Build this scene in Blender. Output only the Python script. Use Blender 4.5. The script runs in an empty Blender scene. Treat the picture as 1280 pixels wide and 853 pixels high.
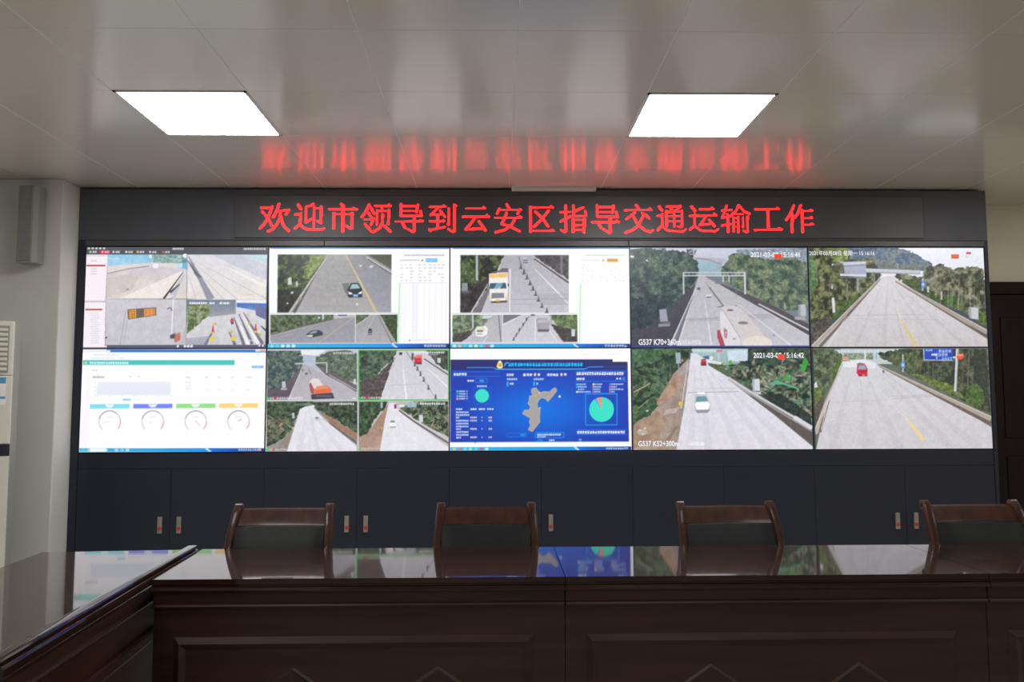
import bpy, bmesh, math
import numpy as np
from mathutils import Vector, Matrix

S = bpy.context.scene
COL = S.collection
PI = math.pi

# ---------------------------------------------------------------- camera
cam = bpy.data.cameras.new('camera'); cam_o = bpy.data.objects.new('camera', cam); COL.objects.link(cam_o)
cam.sensor_fit = 'HORIZONTAL'; cam.sensor_width = 36.0; cam.lens = 1000.0 / 1280 * 36
RT = Vector((0.99980865, -0.0193414, -0.00292926)); UP = Vector((0.00145275, -0.0759166, 0.99711311)); FW = Vector((0.01950794, 0.99692657, 0.07587397))
M = Matrix.Identity(4)
for k in range(3): M[k][0], M[k][1], M[k][2] = RT[k], UP[k], -FW[k]
M.translation = Vector((-0.2945, -5.3351, 1.253)); cam_o.matrix_world = M
cam.clip_start = .05; cam.clip_end = 60
S.camera = cam_o

# ---------------------------------------------------------------- world, light, exposure
W = bpy.data.worlds.new('world'); S.world = W; W.use_nodes = True
W.node_tree.nodes['Background'].inputs[0].default_value = (.5, .55, .6, 1); W.node_tree.nodes['Background'].inputs[1].default_value = .1
S.view_settings.view_transform = 'Standard'; S.view_settings.look = 'None'; S.view_settings.exposure = 0.0; S.view_settings.gamma = 1.0
S.view_settings.use_curve_mapping = False
LAMP = 27.0                      # radiance of the ceiling panels
CEIL = 2.702; TILE = .6244; GX, GY = -.2068, -1.0593     # ceiling tile grid
def fill_lamp(x, y, k=1.):            # unseen area lights added to fill the room, set on the ceiling grid
    l = bpy.data.lights.new('unseen_fill_lamp', 'AREA'); l.shape = 'SQUARE'; l.size = .59; l.energy = LAMP * PI * .59 * .59 * .34 * k
    l.color = (1, .97, .92)
    o = bpy.data.objects.new('unseen_fill_lamp', l); COL.objects.link(o); o.location = (x, y, CEIL - .012)
fill_lamp(GX + 5.5 * TILE, GY - .5 * TILE, 2.)  # added beside the frame to brighten the right wall and door
for r in (4, 8):
    for k, g in ((-3, 1.5), (1, .8), (5, .8)): fill_lamp(GX + (k + .5) * TILE, GY - (r + .5) * TILE, g)  # added rear fill, stronger on the left to brighten that side

# ---------------------------------------------------------------- helpers
def lin(c): return tuple(((v / 255) / 12.92 if v / 255 <= .04045 else ((v / 255 + .055) / 1.055) ** 2.4) for v in c)
def mat(name, col, rough=.5, metal=0., coat=0., coat_rough=.03, emit=None, es=1., var=0., scale=(8, 8, 8), spec=.5, bump=0.):
    m = bpy.data.materials.new(name); m.use_nodes = True; nt = m.node_tree; b = nt.nodes['Principled BSDF']
    b.inputs['Base Color'].default_value = (*col, 1); b.inputs['Roughness'].default_value = rough; b.inputs['Metallic'].default_value = metal
    b.inputs['Coat Weight'].default_value = coat; b.inputs['Coat Roughness'].default_value = coat_rough; b.inputs['Specular IOR Level'].default_value = spec
    if emit: b.inputs['Emission Color'].default_value = (*emit, 1); b.inputs['Emission Strength'].default_value = es
    if var or bump:
        tc = nt.nodes.new('ShaderNodeTexCoord'); mp = nt.nodes.new('ShaderNodeMapping'); mp.inputs['Scale'].default_value = scale
        nz = nt.nodes.new('ShaderNodeTexNoise'); nz.inputs['Scale'].default_value = 1.; nz.inputs['Detail'].default_value = 5.
        nt.links.new(tc.outputs['Object'], mp.inputs[0]); nt.links.new(mp.outputs[0], nz.inputs['Vector'])
        if var:
            r = nt.nodes.new('ShaderNodeValToRGB'); r.color_ramp.elements[0].position = .3; r.color_ramp.elements[1].position = .7
            r.color_ramp.elements[0].color = (*[v * (1 - var) for v in col], 1); r.color_ramp.elements[1].color = (*[min(1, v * (1 + var)) for v in col], 1)
            nt.links.new(nz.outputs['Fac'], r.inputs[0]); nt.links.new(r.outputs[0], b.inputs['Base Color'])
        if bump:
            bp = nt.nodes.new('ShaderNodeBump'); bp.inputs['Strength'].default_value = bump; bp.inputs['Distance'].default_value = .01
            nt.links.new(nz.outputs['Fac'], bp.inputs['Height']); nt.links.new(bp.outputs[0], b.inputs['Normal'])
    return m
MT = dict(
    ceiling=mat('ceiling_panel_paint', (.60, .565, .50), .5, coat=1., coat_rough=.165, var=.03, scale=(.8, .8, .8)),
    wall=mat('grey_wall_paint', (.60, .595, .57), .7, var=.03, scale=(2, 2, 2)),
    beige=mat('beige_wall_paint', (.74, .69, .56), .7, var=.03, scale=(2, 2, 2)),
    floor=mat('floor_tile', (.56, .54, .50), .25, var=.06, scale=(3, 3, 3)),
    black=mat('black_board', (.015, .019, .034), .42, var=.1, scale=(6, 6, 6), spec=.4),
    header=mat('charcoal_header_board', (.080, .084, .102), .5, var=.08, scale=(6, 6, 6), spec=.4),
    sign=mat('dark_acrylic', (.070, .072, .085), .45, var=.05, spec=.5),
    seam=mat('dark_gap', (.008, .008, .008), .8, var=.1),
    trimgrey=mat('grey_strip', (.07, .07, .075), .4, var=.05),
    bezel=mat('display_bezel', (.01, .01, .011), .4, var=.05),
    lampframe=mat('white_lamp_frame', (.7, .7, .68), .4, var=.02),
    lamp=mat('lit_diffuser', (.8, .8, .8), .5, emit=(1, .985, .95), es=LAMP, var=.01),
    led=mat('red_led', (.3, .01, .01), .5, emit=(1, .010, .012), es=4.5, var=.01),
    wood=mat('dark_lacquered_wood', (.026, .0095, .0065), .5, coat=1., coat_rough=.04, var=.35, scale=(2, 40, 40), spec=.03),
    woodside=mat('dark_satin_wood', (.038, .0135, .008), .45, coat=.2, coat_rough=.25, spec=.3, var=.3, scale=(3, 30, 30)),
    inlay=mat('pale_inlay_line', (.05, .022, .012), .35, var=.2),
    chairwood=mat('brown_chair_wood', (.058, .019, .012), .42, coat=.25, coat_rough=.12, spec=.2, var=.3, scale=(40, 40, 4)),
    leather=mat('black_leather', (.012, .015, .019), .5, spec=.3, var=.15, scale=(30, 30, 30), bump=.15),
    steel=mat('brushed_handle', (.30, .28, .25), .4, metal=.3, var=.1),
    red=mat('red_mark', (.5, .03, .02), .4, var=.05),
    speaker=mat('grey_speaker_shell', (.27, .26, .25), .55, var=.05),
    grille=mat('grey_speaker_cloth', (.22, .21, .21), .8, var=.2, scale=(200, 200, 200), bump=.3),
    acwhite=mat('cream_plastic', (.62, .61, .55), .35, var=.02),
    acside=mat('grey_plastic_side', (.30, .30, .27), .4, var=.03),
    acband=mat('dark_glossy_band', (.02, .022, .035), .15, var=.05),
    white=mat('white_card', (.75, .75, .75), .5, var=.02), blue=mat('blue_print', (.08, .28, .5), .5, var=.03),
    green=mat('green_print', (.2, .5, .25), .5, var=.03), orange=mat('orange_print', (.8, .4, .12), .5, var=.03),
    door=mat('dark_brown_door', (.011, .005, .0055), .5, spec=.2, var=.25, scale=(30, 30, 3)),
    caption=mat('white_overlay_text', (.02, .02, .02), .5, emit=(.86, .86, .9), es=1., var=.01),
    badge=mat('red_overlay_badge', (.02, .02, .02), .5, emit=lin((232, 72, 40)), es=1., var=.01),
    bracket=mat('metal_bracket', (.2, .2, .2), .4, metal=.8, var=.05))

def shown_material():
    m = bpy.data.materials.new('lit_display_picture'); m.use_nodes = True; nt = m.node_tree; b = nt.nodes['Principled BSDF']
    b.inputs['Base Color'].default_value = (.01, .01, .01, 1); b.inputs['Roughness'].default_value = .35
    a = nt.nodes.new('ShaderNodeAttribute'); a.attribute_name = 'shown'
    nt.links.new(a.outputs['Color'], b.inputs['Emission Color']); b.inputs['Emission Strength'].default_value = 1.0
    return m
MT['shown'] = shown_material()

class MB:
    """collects faces for ONE mesh object"""
    def __init__(s): s.bm = bmesh.new(); s.mats = []
    def _m(s, faces, m):
        if m not in s.mats: s.mats.append(m)
        for f in faces: f.material_index = s.mats.index(m)
    def box(s, x0, y0, z0, x1, y1, z1, m, bev=0., seg=2, mx=None):
        r = bmesh.ops.create_cube(s.bm, size=1.); vs = r['verts']
        bmesh.ops.scale(s.bm, vec=(abs(x1 - x0), abs(y1 - y0), abs(z1 - z0)), verts=vs); bmesh.ops.translate(s.bm, vec=((x0 + x1) / 2, (y0 + y1) / 2, (z0 + z1) / 2), verts=vs)
        fs = list({f for v in vs for f in v.link_faces})
        if bev:
            es = list({e for v in vs for e in v.link_edges})
            r = bmesh.ops.bevel(s.bm, geom=es, offset=bev, segments=seg, profile=.5, affect='EDGES')
            fs = list({f for v in r['verts'] for f in v.link_faces} | {f for f in fs if f.is_valid}); vs = list({v for f in fs for v in f.verts})
        if mx is not None: bmesh.ops.transform(s.bm, matrix=mx, verts=vs)
        s._m(fs, m); return fs
    def face(s, pts, m):
        f = s.bm.faces.new([s.bm.verts.new(p) for p in pts]); s._m([f], m); return f
    def prism(s, prof, a, b, m, ax='x'):
        """a closed profile swept from a to b along x (profile in y,z), y (x,z) or z (x,y)"""
        P = {'x': lambda t, p: (t, p[0], p[1]), 'y': lambda t, p: (p[0], t, p[1]), 'z': lambda t, p: (p[0], p[1], t)}[ax]
        A = [s.bm.verts.new(P(a, p)) for p in prof]; B = [s.bm.verts.new(P(b, p)) for p in prof]; n = len(prof)
        fs = [s.bm.faces.new((A[i], A[(i + 1) % n], B[(i + 1) % n], B[i])) for i in range(n)] + [s.bm.faces.new(A[::-1]), s.bm.faces.new(B)]
        s._m(fs, m); return fs
    def tube(s, pts, rads, m, n=10, sq=1.):
        """rounded bar through pts; rads = (rx, ry) per point, rings kept level in the section's own frame"""
        rings = []
        for i, p in enumerate(pts):
            d = (Vector(pts[min(i + 1, len(pts) - 1)]) - Vector(pts[max(i - 1, 0)])).normalized()
            u = Vector((1, 0, 0)) if abs(d.x) < .8 else Vector((0, 0, 1)); v = d.cross(u).normalized(); u = v.cross(d).normalized(); rx, ry = rads[i]
            ring = []
            for k in range(n):
                t = 2 * PI * k / n; c, q = math.cos(t), math.sin(t); e = 2 / (2 + 2 * (sq - 1))
                c = math.copysign(abs(c) ** e, c); q = math.copysign(abs(q) ** e, q); ring.append(s.bm.verts.new(Vector(p) + u * rx * c + v * ry * q))
            rings.append(ring)
        fs = [s.bm.faces.new((A[k], A[(k + 1) % n], B[(k + 1) % n], B[k])) for A, B in zip(rings, rings[1:]) for k in range(n)]
        fs += [s.bm.faces.new(rings[0][::-1]), s.bm.faces.new(rings[-1])]
        s._m(fs, m); return fs
    def ball(s, c, r, m, sc=(1, 1, 1)):
        g = bmesh.ops.create_uvsphere(s.bm, u_segments=14, v_segments=8, radius=r); bmesh.ops.scale(s.bm, vec=sc, verts=g['verts']); bmesh.ops.translate(s.bm, vec=c, verts=g['verts'])
        s._m({f for v in g['verts'] for f in v.link_faces}, m)
    def build(s, name, parent=None, smooth=False):
        bmesh.ops.recalc_face_normals(s.bm, faces=s.bm.faces[:])
        me = bpy.data.meshes.new(name); s.bm.to_mesh(me); s.bm.free()
        for m in s.mats: me.materials.append(m)
        if smooth:
            for p in me.polygons: p.use_smooth = True
            me.set_sharp_from_angle(angle=math.radians(40))
        o = bpy.data.objects.new(name, me); COL.objects.link(o)
        if parent: o.parent = parent
        return o
def tag(o, label, cat, group=None):
    o['label'] = label; o['category'] = cat
    if group: o['group'] = group
    return o
def thing(name, label, cat, loc=(0, 0, 0), rz=0., group=None):
    o = bpy.data.objects.new(name, None); COL.objects.link(o); o.location = loc; o.rotation_euler = (0, 0, rz); o.empty_display_size = .1
    return tag(o, label, cat, group)
def struct(o): o['kind'] = 'structure'; return o
def copy_tree(o, parent=None):
    c = o.copy(); COL.objects.link(c)
    if parent: c.parent = parent
    for ch in o.children: copy_tree(ch, c)
    return c

# ---------------------------------------------------------------- the room
XL, XR, YB, YF = -3.58, 4.4, .45, -8.6
b = MB(); b.box(XL - .1, YF - .1, -.1, XR + .1, YB + .1, 0, MT['floor']); struct(b.build('floor'))
def ceiling():
    b = MB(); x = GX - 6 * TILE; c = .0014; d = .0012
    b.box(XL - .1, YF - .1, CEIL + .004, XR + .1, YB + .1, CEIL + .1, MT['seam'])
    lamps = {(-3, 0), (1, 0)}
    for i in range(-6, 9):
        for j in range(-3, 13):
            if (i, j) in lamps: continue
            x0, x1 = GX + i * TILE, GX + (i + 1) * TILE; y1, y0 = GY - j * TILE, GY - (j + 1) * TILE
            x0, x1, y0, y1 = max(x0, XL), min(x1, XR), max(y0, YF), min(y1, YB)
            if x1 - x0 < .02 or y1 - y0 < .02: continue
            o = [(x0, y0), (x1, y0), (x1, y1), (x0, y1)]; n = [(x0 + c, y0 + c), (x1 - c, y0 + c), (x1 - c, y1 - c), (x0 + c, y1 - c)]
            O = [b.bm.verts.new((*p, CEIL + d)) for p in o]; N = [b.bm.verts.new((*p, CEIL)) for p in n]
            b._m([b.bm.faces.new(N)] + [b.bm.faces.new((O[k], O[(k + 1) % 4], N[(k + 1) % 4], N[k])) for k in range(4)], MT['ceiling'])
    for i in range(-5, 8):
        x = GX + i * TILE; b.box(x - .0022, YF, CEIL - .0006, x + .0022, YB, CEIL + .002, MT['lampframe'])  # paler strips put the light caught by lengthwise joints into colour
    o = b.build('ceiling'); return struct(o)
ceiling()
b = MB(); b.box(XL - .1, YF, 0, XL, YB, CEIL, MT['wall']); struct(b.build('wall_left'))
b = MB(); b.box(XR, YF, 0, XR + .1, YB, CEIL, MT['beige']); struct(b.build('wall_right'))
b = MB(); b.box(XL, YB, 0, XR, YB + .1, CEIL, MT['beige']); struct(b.build('wall_rear'))
b = MB(); b.box(XL, YF - .1, 0, XR, YF, CEIL, MT['wall']); struct(b.build('wall_front'))
b = MB(); b.box(XL, -.2, 0, -3.09, YB, CEIL, MT['wall'], bev=.006); struct(b.build('wall_column'))
b = MB(); b.box(-.19, -.035, 2.676, .382, -.004, CEIL, MT['lampframe'], bev=.003); struct(b.build('trim_1'))
b = MB(); b.box(XR - .015, YF, 0, XR, YB, .1, MT['door'], bev=.003); struct(b.build('baseboard_right'))
# door in the rear wall, right of the displays
d = struct(bpy.data.objects.new('door_1', None)); COL.objects.link(d); d.location = (3.22, YB, 0)
b = MB()
b.box(0, -.05, 0, .09, -.002, 2.12, MT['door'], bev=.006); b.box(.98, -.05, 0, 1.07, -.002, 2.12, MT['door'], bev=.006); b.box(.09, -.05, 2.03, .98, -.002, 2.12, MT['door'], bev=.006)
b.build('door_frame', d)
b = MB(); b.box(.092, -.028, .01, .978, -.004, 2.028, MT['door'], bev=.003)
for z0, z1 in ((.15, .85), (.98, 1.86)):
    for x0, x1 in ((.17, .49), (.58, .9)):
        b.box(x0, -.036, z0, x1, -.026, z1, MT['door'], bev=.006)
b.build('door_leaf', d)
b = MB(); b.tube([(.90, -.028, 1.0), (.90, -.08, 1.0), (.90, -.085, 1.0), (.80, -.085, 1.0)], [(.011, .011)] * 4, MT['steel']); b.box(.875, -.034, .92, .925, -.026, 1.08, MT['steel'], bev=.003); b.build('door_handle', d, True)

# ---------------------------------------------------------------- ceiling lights
for k, side in ((-3, 'over the gauge and toll screens'), (1, 'over the right half of the table')):
    x0 = GX + k * TILE; y1 = GY; t = thing('ceiling_light', 'square white lit panel set in the ceiling, ' + side, 'ceiling light', (x0 + TILE / 2, y1 - TILE / 2, CEIL), 0, 'square ceiling light panels')
    h = TILE / 2 - .002; i = h - .014; b = MB()
    for a in range(4):
        mx = Matrix.Rotation(a * PI / 2, 4, 'Z'); b.box(-h, i, -.004, h, h, .03, MT['lampframe'], mx=mx)
    b.build('frame', t)
    b = MB(); b.box(-i, -i, -.0015, i, i, .01, MT['lamp']); b.build('diffuser', t)
# ---------------------------------------------------------------- what the displays show
class Paint:
    """A small raster: flat shapes and leafy noise, drawn in 1280-wide picture units."""
    def __init__(s, seed, bg=(20, 24, 40), h=750):
        s.c = np.empty((h, 1280, 3), np.float32); s.c[:] = bg
        s.r = np.random.RandomState(seed)
    def mask(s, pts):
        p = np.array(pts, float); H, W = s.c.shape[:2]
        x0, y0 = np.floor(p.min(0)).astype(int); x1, y1 = np.ceil(p.max(0)).astype(int) + 1
        x0, y0, x1, y1 = max(x0, 0), max(y0, 0), min(x1, W), min(y1, H)
        if x1 <= x0 or y1 <= y0: return None
        X, Y = np.meshgrid(np.arange(x0, x1) + .5, np.arange(y0, y1) + .5)
        m = np.zeros(X.shape, bool)
        for (ax, ay), (bx, by) in zip(p, np.roll(p, -1, 0)):
            if ay == by: continue
            m ^= ((Y < ay) != (Y < by)) & (X < (bx - ax) * (Y - ay) / (by - ay) + ax)
        return (slice(y0, y1), slice(x0, x1)), m
    def noise(s, h, w, cell, octv=3):
        n = np.zeros((h, w), np.float32); a = 1.; t = 0.
        for _ in range(octv):
            cell_ = max(cell, 1.5); gh, gw = int(h / cell_) + 3, int(w / cell_) + 3
            g = s.r.rand(gh, gw).astype(np.float32)
            yy = np.arange(h) / cell_; xx = np.arange(w) / cell_
            iy = yy.astype(int); ix = xx.astype(int); fy = (yy - iy)[:, None]; fx = (xx - ix)[None]
            fy = fy * fy * (3 - 2 * fy); fx = fx * fx * (3 - 2 * fx)
            A = g[iy][:, ix]; B = g[iy][:, ix + 1]; C_ = g[iy + 1][:, ix]; D = g[iy + 1][:, ix + 1]
            n += a * ((A * (1 - fx) + B * fx) * (1 - fy) + (C_ * (1 - fx) + D * fx) * fy)
            t += a; a *= .62; cell *= .5
        return n / t
    def poly(s, pts, col, col2=None, ax='y', al=1., grain=0, cell=10):
        r = s.mask(pts)
        if r is None: return
        sl, m = r; h, w = m.shape; c = np.array(col, np.float32)
        v = np.broadcast_to(c, (h, w, 3)).copy()
        if col2 is not None:
            t = np.linspace(0, 1, h)[:, None, None] if ax == 'y' else np.linspace(0, 1, w)[None, :, None]
            v = c * (1 - t) + np.array(col2, np.float32) * t + 0 * v
        if grain: v = v + (s.noise(h, w, cell)[..., None] - .5) * 2 * grain
        d = s.c[sl]; d[m] = d[m] * (1 - al) + v[m] * al
    def box(s, x0, y0, x1, y1, col, **k): s.poly([(x0, y0), (x1, y0), (x1, y1), (x0, y1)], col, **k)
    def ragged(s, pts, k=9.):
        out = []
        for (ax, ay), (bx, by) in zip(pts, list(pts[1:]) + [pts[0]]):
            out.append((ax, ay)); L = math.hypot(bx - ax, by - ay); n = int(L / 12)
            if min(abs(bx - ax), abs(by - ay)) < 14 or k == 0: continue
            for i in range(1, n): out.append((ax + (bx - ax) * i / n + s.r.uniform(-k, k), ay + (by - ay) * i / n + s.r.uniform(-k, k)))
        return out
    def fol(s, pts, cols, cell=40, con=2.2, al=1.):
        r = s.mask(s.ragged(pts, min(9., cell * .22))); cell *= .62; con *= 1.25
        if r is None: return
        sl, m = r; h, w = m.shape; n = s.noise(h, w, cell, 4)
        n = np.clip((n - .5) * con + .5, 0, .999) * (len(cols) - 1)
        i = n.astype(int); f = (n - i)[..., None]; C_ = np.array(cols, np.float32)
        v = (C_[i] * (1 - f) + C_[i + 1] * f) * (.62 + .5 * s.noise(h, w, 9, 2))[..., None]
        d = s.c[sl]; d[m] = d[m] * (1 - al) + v[m] * al
    def detail(s, x0, y0, x1, y1, amp=9., cell=7):
        """fine camera grain and texture over a region"""
        h, w = y1 - y0, x1 - x0; s.c[y0:y1, x0:x1] += ((s.noise(h, w, cell, 2) - .5) * 2 * amp + (s.noise(h, w, 26, 2) - .5) * amp)[..., None]
    def line(s, pts, w, col, al=1.):
        for (ax, ay), (bx, by) in zip(pts, pts[1:]):
            L = math.hypot(bx - ax, by - ay) or 1; nx, ny = -(by - ay) / L * w / 2, (bx - ax) / L * w / 2
            s.poly([(ax + nx, ay + ny), (bx + nx, by + ny), (bx - nx, by - ny), (ax - nx, ay - ny)], col, al=al)
    def taper(s, a, b, wa, wb, col, al=1.):
        (ax, ay), (bx, by) = a, b; L = math.hypot(bx - ax, by - ay) or 1; nx, ny = -(by - ay) / L / 2, (bx - ax) / L / 2
        s.poly([(ax + nx * wa, ay + ny * wa), (bx + nx * wb, by + ny * wb), (bx - nx * wb, by - ny * wb), (ax - nx * wa, ay - ny * wa)], col, al=al)
    def ell(s, cx, cy, rx, ry, col, a0=0, a1=360, al=1.):
        n = 40; P = [(cx + rx * math.cos(math.radians(a0 + (a1 - a0) * k / n)), cy + ry * math.sin(math.radians(a0 + (a1 - a0) * k / n))) for k in range(n + 1)]
        if a1 - a0 < 360: P.append((cx, cy))
        s.poly(P, col, al=al)
    def arc(s, cx, cy, r, a0, a1, w, col, al=1.):
        s.line([(cx + r * math.cos(math.radians(a0 + (a1 - a0) * k / 24)), cy + r * math.sin(math.radians(a0 + (a1 - a0) * k / 24))) for k in range(25)], w, col, al)
    def glyphs(s, x, y, w, h, col, al=.9, pitch=None):
        """a run of lettering too small to read: one blotch per character"""
        p = pitch or h * 1.05; n = max(1, int(round(w / p)))
        for k in range(n):
            gx = x + k * w / n; gw = w / n * .86
            s.box(gx, y, gx + gw, y + h, col, al=al * .62)
            for _ in range(3):
                if s.r.rand() < .5: yy = y + s.r.rand() * h * .8; s.box(gx, yy, gx + gw, yy + h * .2, col, al=al)
                else: xx = gx + s.r.rand() * gw * .8; s.box(xx, y, xx + gw * .25, y + h, col, al=al)
    def trunks(s, n, x0, x1, y0, y1, col, w=4, al=.5):
        for _ in range(n):
            x = s.r.uniform(x0, x1); s.line([(x, y0 + s.r.uniform(0, 40)), (x + s.r.uniform(-8, 8), y1 - s.r.uniform(0, 40))], w, col, al)
    def leaves(s, pts, n, cols, l=50, w=14):
        """long pointed leaves scattered over a region"""
        P = np.array(pts, float); x0, y0 = P.min(0); x1, y1 = P.max(0)
        r = s.mask(pts); sl, m = r
        for _ in range(n):
            x, y = s.r.uniform(x0, x1), s.r.uniform(y0, y1)
            iy, ix = int(y) - sl[0].start, int(x) - sl[1].start
            if not (0 <= iy < m.shape[0] and 0 <= ix < m.shape[1] and m[iy, ix]): continue
            a = s.r.uniform(-1.2, 4.3); L = l * s.r.uniform(.5, 1.2); dx, dy = math.cos(a) * L, math.sin(a) * L
            c = cols[s.r.randint(len(cols))]
            s.poly([(x, y), (x + dx * .5 - dy * w / L * .5, y + dy * .5 + dx * w / L * .5), (x + dx, y + dy), (x + dx * .5 + dy * w / L * .5, y + dy * .5 - dx * w / L * .5)], c, al=.8)
    def sample(s, corners, nu, nv):
        """nv x nu colours, the picture's four corners (TL TR BR BL) stretched onto the display"""
        k = 3; H, W = s.c.shape[0] // k * k, 1280 // k * k
        b = s.c[:H, :W].reshape(H // k, k, W // k, k, 3).mean((1, 3))
        A = []; y = []
        for (X, Y), (u, v) in zip(corners, ((0, 0), (1, 0), (1, 1), (0, 1))):
            A.append([u, v, 1, 0, 0, 0, -u * X, -v * X]); y.append(X); A.append([0, 0, 0, u, v, 1, -u * Y, -v * Y]); y.append(Y)
        h = np.append(np.linalg.solve(np.array(A, float), np.array(y, float)), 1).reshape(3, 3)
        U, V = np.meshgrid(np.linspace(0, 1, nu), np.linspace(0, 1, nv))
        q = np.stack([U, V, np.ones_like(U)], -1) @ h.T
        X = np.clip(q[..., 0] / q[..., 2] / k - .5, 0, b.shape[1] - 1.01); Y = np.clip(q[..., 1] / q[..., 2] / k - .5, 0, b.shape[0] - 1.01)
        ix, iy = X.astype(int), Y.astype(int); fx, fy = (X - ix)[..., None], (Y - iy)[..., None]
        o = (b[iy, ix] * (1 - fx) + b[iy, ix + 1] * fx) * (1 - fy) + (b[iy + 1, ix] * (1 - fx) + b[iy + 1, ix + 1] * fx) * fy
        return np.clip(o, 0, 255)

WHT = (253, 252, 255)
def taskbar(p, x0, x1, y0, y1, icons):
    m = x0 + (x1 - x0) * .7
    p.poly([(x0, y0), (m, y0), (m, y1), (x0, y1)], (60, 190, 225), (20, 150, 235), 'x')
    p.poly([(m, y0), (x1, y0), (x1, y1), (m, y1)], (0, 120, 230), (20, 50, 140), 'x')
    p.line([(m - 20, y0), (m + 14, y1)], 12, (225, 240, 250), .85)
    for k, c in enumerate(icons):
        p.ell(x0 + 28 + k * 36, (y0 + y1) / 2, 13, (y1 - y0) * .4, c, al=.8)
    p.glyphs(x1 - 170, y0 + 5, 150, (y1 - y0) - 11, (215, 225, 245), al=.7)

def screen_toll():
    p = Paint(11, (90, 90, 104))
    p.box(60, 40, 1275, 90, (86, 88, 98))
    for k in range(5): p.ell(82 + k * 25, 50, 8, 6, (225, 225, 230))
    p.glyphs(635, 46, 75, 13, (235, 235, 235)); p.glyphs(1105, 46, 150, 13, (225, 225, 230))
    p.box(152, 62, 222, 86, (205, 60, 88))
    for x, c in ((88, (190, 235, 170)), (168, (255, 190, 200)), (240, (220, 225, 220)), (325, (240, 240, 240)), (400, (255, 205, 130)), (482, (225, 225, 225)), (568, (235, 90, 90))):
        p.ell(x + 4, 73, 7, 7, c); p.glyphs(x + 18, 67, 30, 13, (235, 238, 238))
    p.poly([(64, 90), (205, 90), (190, 395), (50, 395)], (249, 240, 247)); p.poly([(50, 402), (190, 402), (183, 700), (38, 700)], (247, 240, 248))
    p.line([(64, 98), (205, 98)], 10, (225, 222, 228)); p.line([(50, 400), (190, 400)], 8, (200, 198, 208))
    p.line([(66, 163), (190, 163)], 11, (190, 66, 56)); p.line([(55, 451), (168, 451)], 10, (190, 66, 56))
    for y in (128, 180, 197, 214): p.glyphs(95, y, 38, 7, (175, 165, 180), al=.6)
    for k in range(14): p.glyphs(85 + (k % 3) * 6, 470 + k * 15, 55, 7, (200, 195, 210), al=.6)
    # top left: toll lane approach
    p.poly([(205, 90), (732, 90), (726, 380), (194, 380)], (205, 203, 214), (226, 214, 208), grain=10, cell=60)
    p.poly([(205, 90), (505, 90), (500, 142), (205, 165)], (150, 205, 232), (170, 212, 238), grain=12, cell=20)
    p.glyphs(212, 112, 70, 12, (225, 235, 242), al=.5)
    p.fol([(500, 90), (730, 90), (730, 150), (560, 155), (505, 140)], [(140, 180, 185), (165, 200, 195), (190, 215, 215)], 30)
    p.box(480, 90, 498, 112, (230, 235, 240)); p.ell(718, 98, 16, 14, (245, 245, 250))
    p.poly([(205, 168), (505, 142), (725, 150), (725, 190), (500, 160), (205, 210)], (224, 219, 216), grain=6)
    p.line([(205, 214), (350, 182), (480, 165)], 6, (150, 148, 152))
    p.ell(522, 164, 22, 16, (240, 242, 250)); p.poly([(660, 150), (728, 142), (730, 188), (662, 176)], (120, 185, 222)); p.poly([(660, 150), (700, 146), (700, 178), (662, 176)], (200, 225, 240)); p.ell(712, 132, 16, 8, (90, 150, 150))
    p.poly([(200, 240), (420, 210), (370, 320), (198, 370)], (212, 202, 198), grain=9, cell=60)
    p.poly([(280, 378), (690, 200), (715, 205), (585, 380)], (240, 232, 225), grain=6, cell=50)
    p.ell(335, 318, 10, 7, (170, 160, 160)); p.line([(410, 290), (560, 215)], 3, (205, 200, 205))
    p.taper((575, 380), (705, 205), 14, 5, (72, 74, 84)); p.taper((628, 380), (712, 215), 40, 8, (198, 196, 206)); p.taper((618, 340), (680, 285), 16, 8, (90, 90, 100)); p.taper((590, 376), (640, 360), 8, 6, (235, 235, 235))
    # top right: road seen along the kerb
    p.poly([(734, 90), (1265, 90), (1258, 410), (730, 380)], (226, 224, 232), (233, 226, 220), grain=10, cell=70)
    p.poly([(1090, 92), (1265, 92), (1264, 150)], (195, 222, 232)); p.poly([(900, 92), (1090, 92), (1264, 160), (1264, 260), (1020, 150)], (206, 206, 220), grain=8, cell=40)
    p.taper((740, 100), (890, 385), 6, 52, (150, 150, 165)); p.taper((735, 130), (815, 240), 6, 30, (105, 106, 122)); p.poly([(770, 205), (830, 240), (800, 242)], (120, 122, 140))
    for a, b in (((760, 120), (1255, 380)), ((755, 130), (1060, 380)), ((748, 150), (990, 400)), ((738, 220), (790, 380))): p.taper(a, b, 2, 6, (196, 192, 200))
    p.taper((990, 170), (1258, 300), 6, 20, (244, 238, 235)); p.glyphs(1110, 350, 70, 8, (200, 190, 180), al=.4)
    # lower left: pole mounted speed board
    p.poly([(192, 380), (728, 385), (720, 685), (186, 685)], (206, 204, 210), (198, 196, 204), grain=9, cell=45)
    p.line([(322, 460), (285, 680)], 4, (160, 160, 165)); p.line([(335, 515), (308, 680)], 4, (178, 178, 184))
    p.poly([(334, 450), (524, 436), (526, 490), (338, 517)], (112, 98, 92))
    p.poly([(342, 456), (392, 450), (392, 506), (344, 511)], (238, 160, 62)); p.poly([(444, 448), (516, 442), (518, 488), (446, 498)], (226, 150, 84))
    for x in (352, 374): p.line([(x - 7, 462), (x + 8, 461), (x + 8, 502), (x - 6, 504), (x - 7, 462)], 3, (120, 84, 50))
    p.line([(372, 482), (384, 481)], 3, (120, 84, 50))
    for x in (458, 482, 505): p.line([(x, 452), (x, 490)], 5, (190, 120, 75))
    p.line([(640, 388), (634, 470), (628, 610)], 9, (232, 232, 238)); p.line([(598, 446), (622, 438), (632, 460)], 7, (110, 110, 116))
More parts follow.
